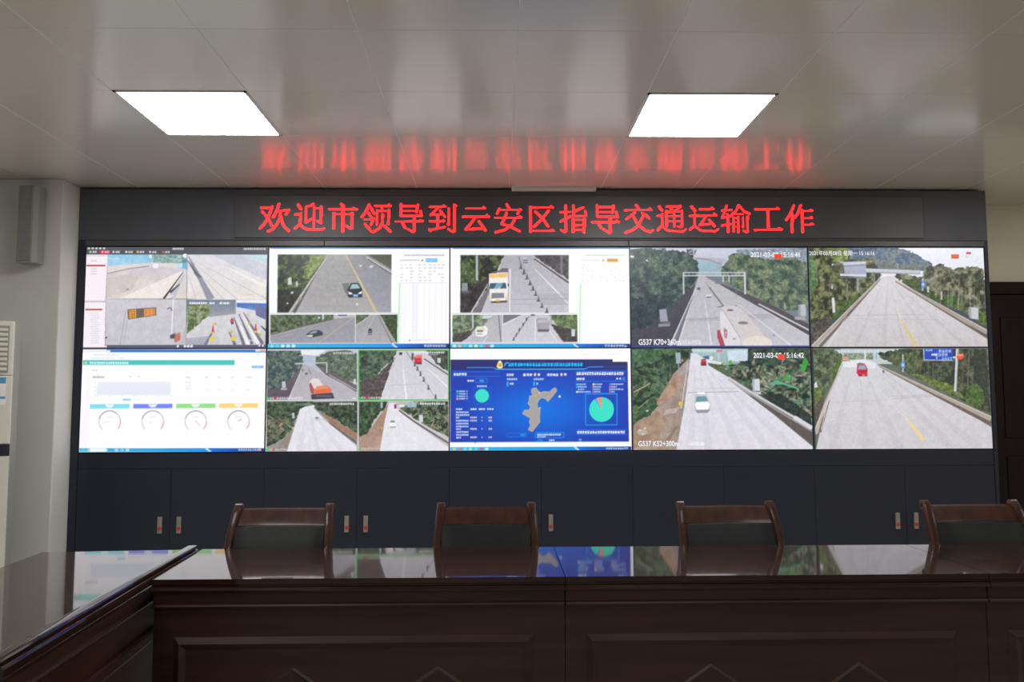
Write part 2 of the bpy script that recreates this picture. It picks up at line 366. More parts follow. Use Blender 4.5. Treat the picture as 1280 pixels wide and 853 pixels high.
    p.poly([(640, 620), (686, 600), (684, 655), (648, 672)], (196, 120, 106)); p.poly([(615, 622), (652, 606), (650, 640), (620, 645)], (88, 88, 92)); p.ell(192, 636, 8, 6, (90, 90, 100))
    p.poly([(700, 610), (726, 560), (722, 684), (690, 684)], (190, 188, 194))
    # lower right: toll plaza with bollards
    p.poly([(735, 385), (1258, 405), (1252, 685), (722, 685)], (222, 220, 224), (205, 204, 210), grain=14, cell=26)
    p.poly([(735, 385), (1055, 385), (1055, 480), (890, 500), (735, 470)], (110, 130, 148), (165, 165, 170))
    p.fol([(735, 420), (890, 415), (885, 480), (760, 585), (730, 620)], [(82, 105, 70), (120, 142, 88), (150, 168, 110), (176, 180, 165)], 30)
    p.poly([(1060, 408), (1258, 412), (1256, 470), (1060, 435)], (62, 110, 196), (130, 150, 205)); p.poly([(1180, 415), (1258, 440), (1254, 520), (1190, 490)], (110, 116, 160)); p.box(1060, 385, 1258, 404, (240, 240, 248))
    p.glyphs(745, 402, 120, 14, WHT); p.glyphs(880, 402, 35, 14, WHT); p.glyphs(945, 402, 70, 14, WHT, pitch=24)
    for a, b in (((1040, 500), (1110, 685)), ((1075, 480), (1165, 680)), ((1105, 470), (1235, 680)), ((905, 590), (850, 685)), ((1010, 600), (1050, 685))): p.taper(a, b, 6, 22, (92, 96, 112), .8)
    p.taper((1058, 500), (1140, 685), 3, 26, (240, 240, 240)); p.taper((1090, 470), (1205, 680), 3, 22, (238, 238, 240)); p.poly([(722, 640), (870, 628), (850, 685), (720, 685)], (140, 140, 165), al=.5)
    for x, y in ((918, 546), (1028, 600), (1145, 544), (1218, 616)): p.ell(x, y, 10, 9, (205, 188, 90))
    for x, y in ((893, 648), (1038, 642)): p.ell(x, y, 17, 17, (232, 206, 84))
    for x, y in ((903, 580), (1188, 572)): p.taper((x, y - 26), (x, y + 30), 5, 20, (214, 62, 62)); p.ell(x, y + 26, 11, 8, (222, 190, 90))
    p.ell(1030, 526, 12, 18, (205, 80, 110)); p.box(1024, 534, 1040, 548, (60, 70, 80)); p.taper((1222, 560), (1256, 590), 4, 14, (60, 70, 90)); p.glyphs(1112, 650, 75, 13, (235, 235, 240), al=.6)
    p.line([(732, 90), (722, 685)], 3, (150, 150, 160)); p.line([(192, 382), (1258, 388)], 3, (190, 190, 198)); p.line([(1266, 85), (1256, 690)], 6, (60, 64, 84))
    p.box(186, 684, 1260, 712, (92, 92, 116)); p.ell(668, 693, 7, 8, WHT); 
    for x in (716, 738, 760): p.ell(x, 693, 10, 9, (228, 228, 238))
    for x in (1212, 1236): p.ell(x, 691, 6, 6, WHT)
    p.ell(190, 694, 7, 7, (235, 235, 240))
    p.detail(208, 92, 1256, 682, 9, 8)
    return p

def capture_page(p, badge, pale):
    p.box(40, 52, 1245, 705, WHT); p.box(60, 46, 1240, 56, (40, 96, 190))
    p.glyphs(940, 94, 270, 10, (150, 150, 165), al=.45 if pale else .65); p.glyphs(915, 128, 130, 9, (160, 160, 175), al=.4 if pale else .6); p.ell(1062, 134, 6, 6, (110, 110, 120))
    p.box(1085, 121, 1162, 145, badge); p.glyphs(1090, 125, 66, 15, (200, 225, 250) if badge[2] > 200 else (190, 130, 40), al=.8)
    for k in range(6):
        y = 160 + k * 21
        for x in (916, 948, 980, 1036, 1072, 1103, 1135, 1165, 1190):
            if p.r.rand() < .75: p.glyphs(x, y, 10 + p.r.rand() * 16, 8, (170, 170, 186), al=.35 if pale else .6)
    p.line([(910, 286), (1230, 286)], 3, (190, 195, 230), .5 if pale else .9)
    p.line([(910, 290), (902, 690)], 8, (170, 240, 175))
    for k, x in enumerate((920, 948, 1000, 1030, 1075, 1110, 1150, 1195, 1225)): p.line([(x, 290), (x - 5, 690)], 3, (222, 225, 240), .4 if pale else 1.)
    if not pale:
        for k in range(38): p.line([(995, 300 + k * 10), (1030, 300 + k * 10)], 3, (205, 208, 226), .6)
        p.box(960, 660, 1150, 684, (250, 250, 254)); p.glyphs(985, 667, 130, 7, (200, 200, 212), al=.6); p.ell(976, 672, 5, 5, (120, 120, 130))

def screen_black_car():
    p = Paint(12, (40, 44, 60)); capture_page(p, (70, 170, 245), False)
    p.poly([(100, 94), (858, 94), (852, 484), (94, 484)], (150, 150, 158))
    p.poly([(425, 94), (700, 94), (855, 215), (852, 484), (225, 484)], (140, 140, 146), (166, 165, 170), grain=6, cell=14)
    p.poly([(430, 94), (548, 94), (752, 470), (755, 484), (225, 484)], (150, 149, 152), (168, 166, 168), grain=8, cell=16)
    p.poly([(560, 94), (690, 94), (855, 215), (854, 484), (770, 484)], (138, 138, 146), (158, 158, 170), grain=6, cell=16)
    p.fol([(100, 94), (425, 94), (420, 118), (175, 484), (94, 484)], [(34, 44, 40), (48, 66, 50), (70, 92, 58), (118, 140, 74)], 46)
    p.fol([(330, 96), (425, 96), (420, 118), (300, 260), (262, 250)], [(90, 112, 60), (128, 150, 78), (160, 180, 100)], 30); p.fol([(100, 330), (260, 310), (180, 480), (96, 480)], [(36, 40, 40), (50, 54, 50), (78, 76, 72)], 26)
    p.poly([(692, 94), (858, 94), (856, 195)], (76, 82, 72), (92, 96, 84)); p.line([(690, 112), (856, 215)], 10, (192, 190, 190)); p.line([(700, 126), (856, 226)], 6, (84, 84, 86))
    p.taper((424, 112), (176, 484), 6, 14, (188, 186, 182)); p.taper((350, 235), (205, 484), 4, 18, (96, 92, 88)); p.taper((352, 238), (228, 484), 3, 8, (176, 174, 172))
    p.poly([(168, 252), (190, 246), (192, 296), (166, 296)], (205, 208, 208)); p.ell(226, 290, 8, 18, (190, 192, 196)); p.ell(194, 350, 9, 9, (200, 200, 200)); p.ell(163, 422, 7, 7, (190, 190, 190)); p.poly([(230, 400), (258, 375), (262, 390), (240, 412)], (150, 140, 128))
    p.taper((552, 96), (755, 484), 6, 16, (206, 188, 136)); p.ell(650, 170, 10, 7, (200, 200, 205)); p.poly([(702, 180), (722, 164), (742, 170), (722, 186)], (200, 200, 206))
    for y in (230, 330, 375, 440): p.line([(300, y), (640, y + 4)], 2, (132, 130, 134), .7)
    p.poly([(525, 290), (575, 284), (565, 380), (548, 350)], (112, 112, 114))
    p.poly([(568, 384), (562, 330), (586, 286), (634, 284), (660, 326), (660, 382)], (26, 28, 36)); p.poly([(578, 326), (592, 294), (628, 292), (648, 322)], (150, 190, 192)); p.poly([(566, 342), (588, 350), (600, 362), (572, 362)], (236, 238, 246)); p.poly([(660, 340), (640, 348), (630, 360), (656, 358)], (236, 238, 246)); p.box(600, 362, 632, 378, (140, 185, 240)); p.ell(625, 428, 8, 8, (215, 215, 218))
    # lower strips
    p.poly([(48, 498), (612, 498), (610, 686), (46, 686)], (150, 148, 156), (158, 156, 166), grain=6)
    p.fol([(48, 498), (470, 498), (466, 530), (260, 575), (48, 628)], [(64, 84, 66), (88, 108, 84), (112, 132, 98), (134, 150, 114)], 30); p.line([(48, 634), (260, 578), (470, 530)], 9, (110, 108, 106)); p.line([(48, 640), (260, 586), (470, 536)], 3, (196, 192, 186))
    p.poly([(470, 498), (612, 498), (612, 515), (470, 526)], (190, 188, 190)); p.box(500, 498, 560, 506, (60, 80, 140)); p.box(394, 498, 404, 530, (214, 218, 226)); p.ell(372, 518, 8, 8, (190, 200, 210)); p.line([(612, 510), (370, 684)], 5, (190, 178, 150))
    p.poly([(288, 630), (318, 606), (370, 600), (398, 618), (396, 636), (330, 650), (292, 650)], (60, 64, 72)); p.poly([(318, 612), (362, 604), (352, 622), (306, 628)], (140, 160, 165)); p.poly([(290, 636), (330, 632), (328, 648), (294, 648)], (210, 212, 222))
    p.poly([(618, 498), (896, 498), (892, 686), (616, 686)], (160, 159, 164), (172, 170, 174), grain=6)
    p.fol([(618, 498), (716, 498), (618, 562)], [(70, 90, 66), (100, 125, 85), (120, 140, 100)], 24); p.line([(618, 572), (722, 500)], 5, (190, 188, 184))
    p.fol([(772, 498), (896, 498), (893, 684), (870, 684), (826, 580)], [(42, 58, 42), (66, 86, 58), (96, 116, 72)], 28); p.taper((768, 500), (880, 686), 5, 16, (168, 164, 158)); p.taper((764, 500), (858, 686), 2, 6, (90, 88, 86)); p.line([(745, 498), (655, 686)], 3, (194, 190, 186))
    p.poly([(700, 632), (702, 596), (712, 590), (724, 596), (726, 632)], (34, 36, 46)); p.box(702, 622, 726, 628, (196, 170, 200)); p.poly([(704, 606), (723, 606), (722, 616), (705, 616)], (110, 130, 140))
    p.line([(46, 491), (898, 491)], 5, (205, 205, 212)); p.line([(615, 496), (613, 688)], 6, (214, 214, 222)); p.box(44, 686, 898, 694, (200, 200, 210))
    taskbar(p, 30, 1242, 694, 722, [(160, 225, 250), (120, 205, 240), (235, 240, 250), (240, 240, 245), (250, 245, 225)])
    p.detail(110, 100, 828, 482); p.detail(54, 500, 886, 682)
    return p

def screen_lorry():
    p = Paint(13, (40, 44, 60)); capture_page(p, (226, 172, 50), True)
    p.poly([(110, 98), (832, 98), (830, 484), (106, 484)], (176, 174, 184))
    p.poly([(400, 98), (590, 98), (830, 290), (830, 484), (220, 484)], (176, 174, 182), (196, 194, 204), grain=5, cell=14)
    p.fol([(110, 98), (398, 98), (360, 210), (180, 484), (106, 484)], [(44, 48, 48), (58, 66, 56), (84, 96, 74), (118, 132, 92)], 42)
    p.fol([(112, 140), (240, 120), (230, 270), (112, 300)], [(58, 80, 58), (92, 116, 78), (130, 150, 100)], 40); p.fol([(112, 340), (330, 230), (190, 482), (108, 482)], [(52, 46, 54), (68, 60, 66), (84, 76, 78)], 24)
    p.box(212, 100, 226, 268, (186, 186, 190)); p.box(118, 286, 156, 340, (140, 148, 154)); p.box(116, 338, 166, 352, (96, 100, 104)); p.box(232, 100, 240, 180, (70, 72, 74))
    p.fol([(590, 98), (830, 98), (830, 262), (700, 175)], [(70, 68, 74), (88, 84, 90), (108, 104, 108)], 26); p.box(776, 100, 790, 225, (120, 118, 122)); p.line([(590, 108), (830, 268)], 5, (206, 204, 208)); p.line([(600, 124), (830, 284)], 13, (92, 88, 94)); p.line([(604, 134), (830, 296)], 4, (212, 210, 216))
    p.taper((292, 290), (180, 484), 5, 12, (196, 194, 200)); p.taper((392, 130), (232, 484), 3, 9, (226, 224, 228)); p.poly([(300, 300), (310, 320), (245, 484), (190, 484)], (120, 116, 122))
    p.line([(440, 190), (436, 480)], 9, (232, 230, 236)); p.line([(500, 110), (515, 180)], 4, (110, 108, 114))
    for k, (x, y) in enumerate(((512, 180), (532, 215), (552, 250), (572, 288), (592, 325), (610, 360), (628, 398), (652, 440), (684, 474))): p.taper((x, y - 22), (x, y + 12), 6, 16, (84, 84, 92)); p.box(x - 14, y + 6, x + 12, y + 12, (96, 96, 104))
    p.line([(495, 110), (660, 450)], 3, (120, 118, 126), .7)
    p.taper((602, 190), (796, 388), 5, 12, (230, 228, 234)); p.taper((800, 398), (828, 422), 12, 14, (230, 228, 234)); p.line([(440, 395), (830, 388)], 3, (150, 148, 156)); p.line([(440, 425), (830, 430)], 3, (160, 158, 166)); p.poly([(620, 360), (830, 352), (830, 425), (650, 430)], (160, 158, 168), al=.35)
    p.poly([(524, 150), (526, 120), (540, 110), (556, 122), (558, 152)], (190, 200, 214)); p.box(526, 128, 556, 140, (110, 130, 150)); p.box(526, 146, 558, 153, (84, 92, 104))
    # the lorry
    p.poly([(372, 200), (385, 186), (425, 186), (428, 212), (312, 216), (330, 208)], (112, 108, 116)); p.poly([(298, 290), (300, 222), (420, 214), (428, 290), (420, 408), (310, 414)], (238, 236, 234)); p.poly([(302, 250), (304, 226), (418, 218), (418, 248)], (240, 196, 120)); p.box(304, 254, 420, 284, (240, 238, 238))
    p.poly([(300, 324), (306, 286), (410, 284), (416, 322)], (70, 94, 112)); p.poly([(330, 322), (352, 286), (392, 286), (376, 322)], (120, 168, 190)); p.poly([(314, 390), (316, 352), (398, 350), (400, 386)], (150, 150, 162))
    for y in (358, 366, 374, 382): p.line([(318, y), (398, y - 1)], 3, (96, 96, 106))
    p.poly([(300, 372), (314, 374), (318, 406), (300, 396)], (238, 216, 170)); p.poly([(404, 372), (422, 368), (420, 398), (402, 404)], (238, 216, 170)); p.poly([(308, 408), (420, 402), (416, 416), (314, 420)], (80, 78, 86)); p.box(344, 398, 374, 410, (230, 180, 60)); p.ell(428, 298, 5, 12, (90, 90, 96)); p.ell(294, 300, 4, 10, (90, 90, 96)); p.ell(366, 320, 8, 6, (190, 220, 150))
    # lower strips
    p.poly([(54, 498), (386, 498), (386, 682), (52, 682)], (182, 181, 188), (190, 188, 196), grain=5)
    p.fol([(54, 498), (330, 498), (255, 575), (54, 655)], [(86, 104, 84), (112, 130, 104), (142, 160, 128), (166, 182, 152)], 34); p.fol([(54, 640), (210, 590), (130, 680), (52, 680)], [(74, 70, 70), (92, 86, 86), (108, 98, 96)], 20); p.box(184, 500, 196, 590, (190, 194, 196)); p.poly([(260, 500), (330, 500), (300, 525), (250, 525)], (205, 212, 220)); p.taper((215, 620), (120, 682), 4, 10, (206, 204, 208)); p.line([(362, 500), (376, 680)], 8, (128, 126, 134)); p.line([(290, 640), (260, 682)], 5, (224, 222, 228))
    p.poly([(206, 600), (214, 578), (276, 574), (290, 590), (284, 632), (256, 646), (210, 642)], (240, 239, 240)); p.poly([(212, 604), (218, 584), (264, 580), (270, 600)], (228, 220, 190)); p.box(216, 602, 258, 614, (110, 120, 126)); p.box(216, 622, 252, 632, (176, 176, 184))
    p.poly([(392, 498), (888, 498), (888, 682), (392, 682)], (198, 197, 206), (206, 204, 212), grain=5)
    p.poly([(392, 498), (520, 498), (392, 556)], (120, 118, 128)); p.line([(392, 566), (520, 500)], 5, (226, 226, 232)); p.line([(565, 510), (455, 672)], 6, (120, 118, 128))
    for x, y in ((548, 530), (525, 565), (500, 600), (480, 635), (462, 664)): p.taper((x, y - 14), (x, y + 8), 5, 13, (90, 90, 98))
    p.fol([(700, 498), (888, 498), (888, 625), (760, 590)], [(92, 112, 78), (122, 144, 98), (150, 170, 120)], 34); p.fol([(710, 560), (888, 610), (888, 680), (790, 682)], [(70, 62, 66), (88, 80, 82), (104, 94, 94)], 20); p.box(706, 500, 716, 560, (170, 172, 170)); p.box(848, 596, 872, 644, (206, 210, 214)); p.taper((700, 590), (790, 682), 5, 12, (200, 198, 204)); p.taper((690, 590), (752, 682), 4, 6, (232, 230, 236)); p.line([(607, 520), (607, 682)], 6, (232, 230, 238))
    p.poly([(612, 530), (628, 520), (686, 522), (702, 550), (700, 606), (690, 616), (622, 616), (616, 560)], (166, 162, 172)); p.box(622, 596, 698, 612, (104, 100, 110)); p.poly([(624, 532), (690, 532), (696, 552), (620, 552)], (190, 187, 196)); p.box(576, 496, 604, 506, (90, 90, 110))
    p.line([(50, 491), (890, 491)], 6, (206, 206, 214)); p.line([(389, 496), (389, 684)], 6, (220, 220, 228)); p.box(46, 683, 896, 694, (214, 214, 224))
    taskbar(p, 38, 1242, 694, 722, [(240, 245, 250), (240, 200, 160), (90, 200, 240), (200, 240, 230), (235, 240, 200), (120, 210, 245), (230, 90, 110), (235, 245, 250)])
    p.detail(110, 100, 828, 482); p.detail(54, 500, 886, 682)
    return p

def screen_tanker():
    p = Paint(14, (120, 130, 140))
    p.poly([(30, 48), (1225, 48), (1225, 240), (30, 240)], (206, 210, 226), (178, 190, 200))
    p.poly([(480, 130), (640, 150), (660, 240), (470, 240)], (160, 188, 204), (150, 176, 186)); p.fol([(760, 60), (1220, 48), (1222, 240), (640, 200)], [(150, 164, 180), (164, 178, 192), (176, 190, 200)], 60)
    p.fol([(640, 190), (700, 100), (780, 75), (840, 110), (1000, 130), (1120, 110), (1222, 150), (1222, 470), (1060, 470), (890, 410), (800, 340), (650, 270)], [(70, 92, 84), (96, 118, 102), (122, 142, 118), (150, 164, 130)], 54)
    p.fol([(36, 60), (160, 48), (430, 80), (470, 120), (494, 190), (480, 260), (400, 360), (290, 520), (150, 620), (36, 690)], [(48, 66, 74), (62, 84, 86), (82, 106, 100), (108, 130, 116)], 60)
    p.fol([(36, 380), (300, 400), (200, 560), (36, 610)], [(42, 58, 70), (54, 72, 82), (66, 86, 92)], 50)
    p.poly([(36, 600), (140, 590), (470, 290), (470, 320), (290, 712), (36, 712)], (78, 78, 88), (66, 66, 80), grain=8, cell=14); p.poly([(640, 290), (800, 350), (1000, 440), (1225, 560), (1225, 640), (880, 440), (640, 310)], (92, 88, 92), (78, 76, 84), grain=8)
    p.poly([(490, 235), (520, 235), (640, 300), (1228, 640), (1230, 712), (340, 712)], (184, 184, 190), (196, 194, 202), grain=5, cell=18)
    p.poly([(450, 110), (640, 118), (690, 132), (640, 150), (540, 140), (460, 130)], (184, 184, 196)); p.poly([(612, 148), (650, 140), (646, 200), (632, 200)], (168, 170, 182)); p.line([(470, 120), (560, 128), (640, 158)], 7, (140, 142, 156))
    for y in (215, 236): p.line([(390, y), (800, y)], 7, (206, 208, 216))
    for x in range(395, 800, 26): p.line([(x, 215), (x + 13, 236)], 3, (190, 192, 202))
    p.line([(390, 212), (390, 360)], 10, (200, 202, 210)); p.line([(800, 210), (802, 360)], 12, (210, 212, 220)); p.box(650, 236, 660, 280, (196, 196, 204)); p.box(690, 236, 698, 280, (196, 196, 204))
    p.taper((470, 320), (292, 712), 4, 12, (206, 204, 212)); p.taper((466, 335), (345, 712), 3, 8, (222, 220, 226)); p.taper((455, 370), (320, 712), 4, 18, (110, 108, 118), .8)
    p.taper((530, 390), (572, 700), 3, 12, (220, 220, 226)); p.line([(560, 312), (655, 440)], 8, (104, 102, 110)); p.line([(535, 280), (562, 315)], 4, (140, 140, 146)); p.line([(400, 530), (620, 520)], 3, (150, 150, 158)); p.line([(800, 500), (1000, 495)], 3, (150, 150, 156)); p.poly([(420, 520), (980, 490), (1000, 520), (420, 545)], (160, 160, 168), al=.4)
    p.taper((760, 430), (1115, 712), 3, 12, (218, 216, 224)); p.line([(890, 425), (1225, 600)], 10, (206, 202, 208)); p.line([(890, 436), (1225, 618)], 12, (84, 80, 88)); p.line([(900, 450), (1228, 640)], 5, (216, 214, 222))
    p.poly([(225, 462), (272, 458), (284, 540), (232, 546)], (158, 160, 172)); p.poly([(218, 560), (300, 540), (296, 570), (220, 580)], (112, 112, 124)); p.box(222, 560, 296, 574, (150, 150, 160)); p.poly([(1158, 428), (1206, 428), (1208, 508), (1156, 504)], (188, 190, 196)); p.poly([(1156, 430), (1172, 428), (1172, 506), (1156, 502)], (150, 152, 160)); p.poly([(1128, 512), (1200, 510), (1210, 536), (1134, 530)], (170, 166, 170)); p.trunks(1, 1060, 1064, 400, 480, (190, 186, 176), 10, .8); p.trunks(8, 680, 1200, 250, 420, (150, 140, 125), 5, .35)
    p.poly([(478, 330), (482, 314), (500, 314), (502, 332)], (96, 96, 104)); p.poly([(536, 390), (540, 362), (574, 360), (580, 392)], (222, 222, 230)); p.box(540, 376, 576, 386, (120, 122, 132)); p.box(600, 280, 616, 292, (150, 130, 130))
    # the tanker
    p.poly([(612, 600), (634, 600), (668, 712), (634, 712), (612, 650)], (172, 76, 90)); p.poly([(632, 480), (652, 440), (735, 434), (790, 470), (930, 640), (985, 712), (665, 712), (632, 600)], (204, 200, 205), (214, 206, 203)); p.poly([(632, 480), (650, 470), (770, 650), (760, 712), (668, 712), (632, 610)], (222, 217, 222)); p.line([(646, 460), (770, 660)], 6, (182, 176, 182)); p.ell(880, 690, 100, 50, (228, 220, 212)); p.fol([(655, 580), (682, 600), (676, 660), (658, 650)], [(214, 180, 190), (196, 110, 128), (228, 220, 224)], 10, 3)
    p.ell(700, 467, 22, 7, (120, 112, 116)); p.ell(786, 552, 34, 10, (140, 130, 132)); p.line([(612, 446), (655, 440)], 4, (90, 88, 92)); p.line([(735, 436), (745, 440)], 6, (110, 108, 112)); p.box(716, 655, 734, 664, (170, 150, 150)); p.ell(990, 636, 6, 6, (130, 130, 140))
    p.fol([(410, 55), (480, 60), (470, 95), (415, 85)], [(60, 70, 80), (180, 186, 198), (205, 210, 226)], 12, 3.5); p.line([(34, 106), (60, 110)], 12, (230, 232, 238)); p.ell(148, 134, 7, 6, (225, 228, 236)); p.glyphs(205, 50, 40, 14, (225, 225, 232), al=.6)
    p.line([(1222, 50), (1232, 712)], 8, (40, 62, 120)); p.line([(30, 48), (1225, 48)], 5, (70, 86, 130)); p.line([(20, 710), (1235, 710)], 9, (40, 70, 160))
    p.glyphs(368, 664, 140, 34, (230, 230, 236), al=.5, pitch=24)
    p.detail(12, 28, 1268, 708)
    return p

def screen_empty_road():
    p = Paint(15, (70, 80, 90))
    p.poly([(10, 45), (1200, 45), (1210, 260), (10, 260)], (238, 240, 250), (225, 228, 238))
    p.fol([(280, 45), (600, 45), (680, 62), (760, 100), (850, 150), (850, 200), (280, 200)], [(76, 104, 140), (96, 122, 152), (112, 134, 150), (134, 146, 140)], 50)
    p.fol([(480, 150), (560, 110), (640, 170), (840, 150), (840, 190), (480, 195)], [(110, 124, 120), (134, 140, 128), (120, 134, 146)], 40)
    p.fol([(12, 45), (300, 45), (290, 130), (440, 115), (505, 230), (430, 330), (220, 480), (60, 620), (30, 690), (14, 400)], [(40, 48, 42), (62, 70, 52), (90, 98, 64), (130, 136, 88), (150, 152, 110)], 50)
    p.fol([(14, 80), (70, 150), (80, 300), (14, 360)], [(70, 104, 70), (110, 150, 88), (130, 165, 110)], 26); p.fol([(150, 60), (290, 50), (280, 130), (180, 140)], [(90, 120, 60), (140, 160, 80), (170, 180, 120)], 24); p.fol([(200, 420), (290, 390), (460, 280), (470, 300), (300, 440), (170, 540)], [(58, 80, 42), (84, 110, 56), (110, 134, 70)], 30); p.fol([(30, 560), (150, 500), (170, 560), (60, 690), (34, 690)], [(70, 66, 62), (92, 88, 80), (120, 114, 104)], 20)
    p.poly([(505, 228), (592, 226), (620, 262), (1218, 640), (1225, 712), (60, 712), (440, 330)], (216, 212, 216), (202, 196, 200), grain=6, cell=22); p.poly([(510, 240), (590, 230), (592, 228), (512, 228)], (240, 238, 242))
    for a, b, w in (((525, 260), (330, 712), 10), ((550, 260), (520, 712), 16), ((575, 270), (880, 712), 14), ((560, 260), (660, 712), 8), ((590, 280), (1080, 712), 12)): p.taper(a, b, 3, w * 2.5, (182, 176, 180), .32)
    p.line([(330, 500), (800, 495)], 4, (176, 170, 172), .6); p.line([(270, 520), (880, 530)], 3, (180, 176, 178), .6)
    p.taper((500, 250), (45, 712), 8, 30, (176, 166, 158)); p.taper((500, 258), (90, 712), 4, 22, (120, 108, 102)); p.taper((496, 246), (36, 706), 2, 8, (206, 200, 194)); p.taper((270, 510), (140, 712), 2, 10, (222, 218, 218)); p.taper((470, 310), (345, 460), 2, 4, (220, 214, 214))
    p.fol([(590, 230), (640, 215), (780, 240), (800, 180), (900, 150), (1000, 190), (1120, 170), (1200, 195), (1216, 580), (1080, 490), (920, 420), (700, 310)], [(52, 58, 50), (80, 86, 68), (108, 114, 88), (138, 142, 112), (164, 162, 140)], 46)
    p.fol([(640, 265), (720, 250), (860, 360), (1060, 410), (1080, 480), (920, 425), (760, 340)], [(52, 70, 40), (80, 104, 52), (104, 128, 70)], 30); p.fol([(920, 370), (1000, 370), (1060, 420), (1040, 470), (930, 420)], [(60, 92, 48), (84, 118, 60), (100, 130, 74)], 22); p.fol([(1160, 480), (1216, 480), (1216, 570), (1160, 545)], [(64, 90, 44), (96, 124, 60), (118, 140, 80)], 20)
    p.trunks(12, 860, 1190, 280, 470, (186, 176, 160), 6, .45); p.trunks(5, 60, 280, 250, 450, (120, 110, 96), 5, .4)
    p.taper((600, 268), (1220, 620), 6, 26, (168, 156, 146)); p.taper((602, 274), (1222, 650), 3, 16, (104, 92, 86)); p.taper((600, 262), (1220, 602), 2, 8, (206, 198, 190))
    p.poly([(225, 138), (402, 136), (406, 248), (228, 232)], (176, 180, 200), (160, 164, 186)); p.line([(172, 158), (402, 144)], 12, (206, 208, 222)); p.line([(228, 228), (404, 230)], 11, (216, 218, 228)); p.line([(225, 170), (404, 162)], 6, (130, 134, 154)); p.line([(230, 244), (404, 246)], 6, (120, 120, 130)); p.fol([(180, 140), (250, 150), (260, 220), (190, 210)], [(60, 70, 50), (90, 100, 70), (140, 140, 100)], 18, 2.2, .8)
    p.poly([(404, 184), (770, 198), (770, 222), (404, 212)], (212, 214, 222), (180, 184, 196)); p.line([(404, 210), (770, 222)], 5, (140, 144, 150))
    for x in range(420, 770, 24): p.line([(x, 188), (x + 12, 214)], 3, (176, 180, 190))
    p.line([(617, 150), (617, 190)], 3, (200, 204, 214)); p.box(340, 250, 354, 340, (150, 156, 160)); p.box(272, 290, 282, 400, (120, 124, 122)); p.line([(180, 380), (187, 482)], 18, (216, 218, 226)); p.ell(175, 310, 7, 14, (180, 190, 190)); p.box(455, 220, 462, 280, (130, 140, 140))
    p.box(780, 250, 790, 335, (196, 198, 204)); p.box(774, 268, 802, 316, (84, 130, 206)); p.ell(788, 292, 8, 12, (190, 210, 240)); p.poly([(1098, 442), (1160, 452), (1162, 530), (1100, 520)], (200, 202, 206)); p.poly([(1098, 442), (1112, 444), (1114, 522), (1100, 518)], (160, 162, 168)); p.box(815, 305, 828, 345, (200, 200, 204)); p.box(908, 340, 918, 395, (196, 194, 190)); p.ell(640, 268, 9, 9, (206, 204, 206))
    p.taper((640, 530), (738, 712), 8, 20, (226, 196, 122)); p.taper((590, 410), (640, 530), 3, 8, (228, 220, 212))
    p.box(978, 88, 1030, 118, (206, 120, 100)); p.box(984, 92, 1026, 115, (222, 70, 40)); p.glyphs(990, 96, 30, 10, (246, 140, 90), al=.7); p.box(1080, 72, 1112, 88, (216, 86, 70)); p.arc(1086, 98, 10, 40, 260, 4, (200, 190, 190))
    p.line([(14, 100), (26, 712)], 14, (60, 78, 104)); p.fol([(10, 60), (22, 60), (30, 700), (20, 700)], [(60, 80, 100), (90, 120, 120)], 30)
    p.detail(12, 28, 1268, 708)
    return p

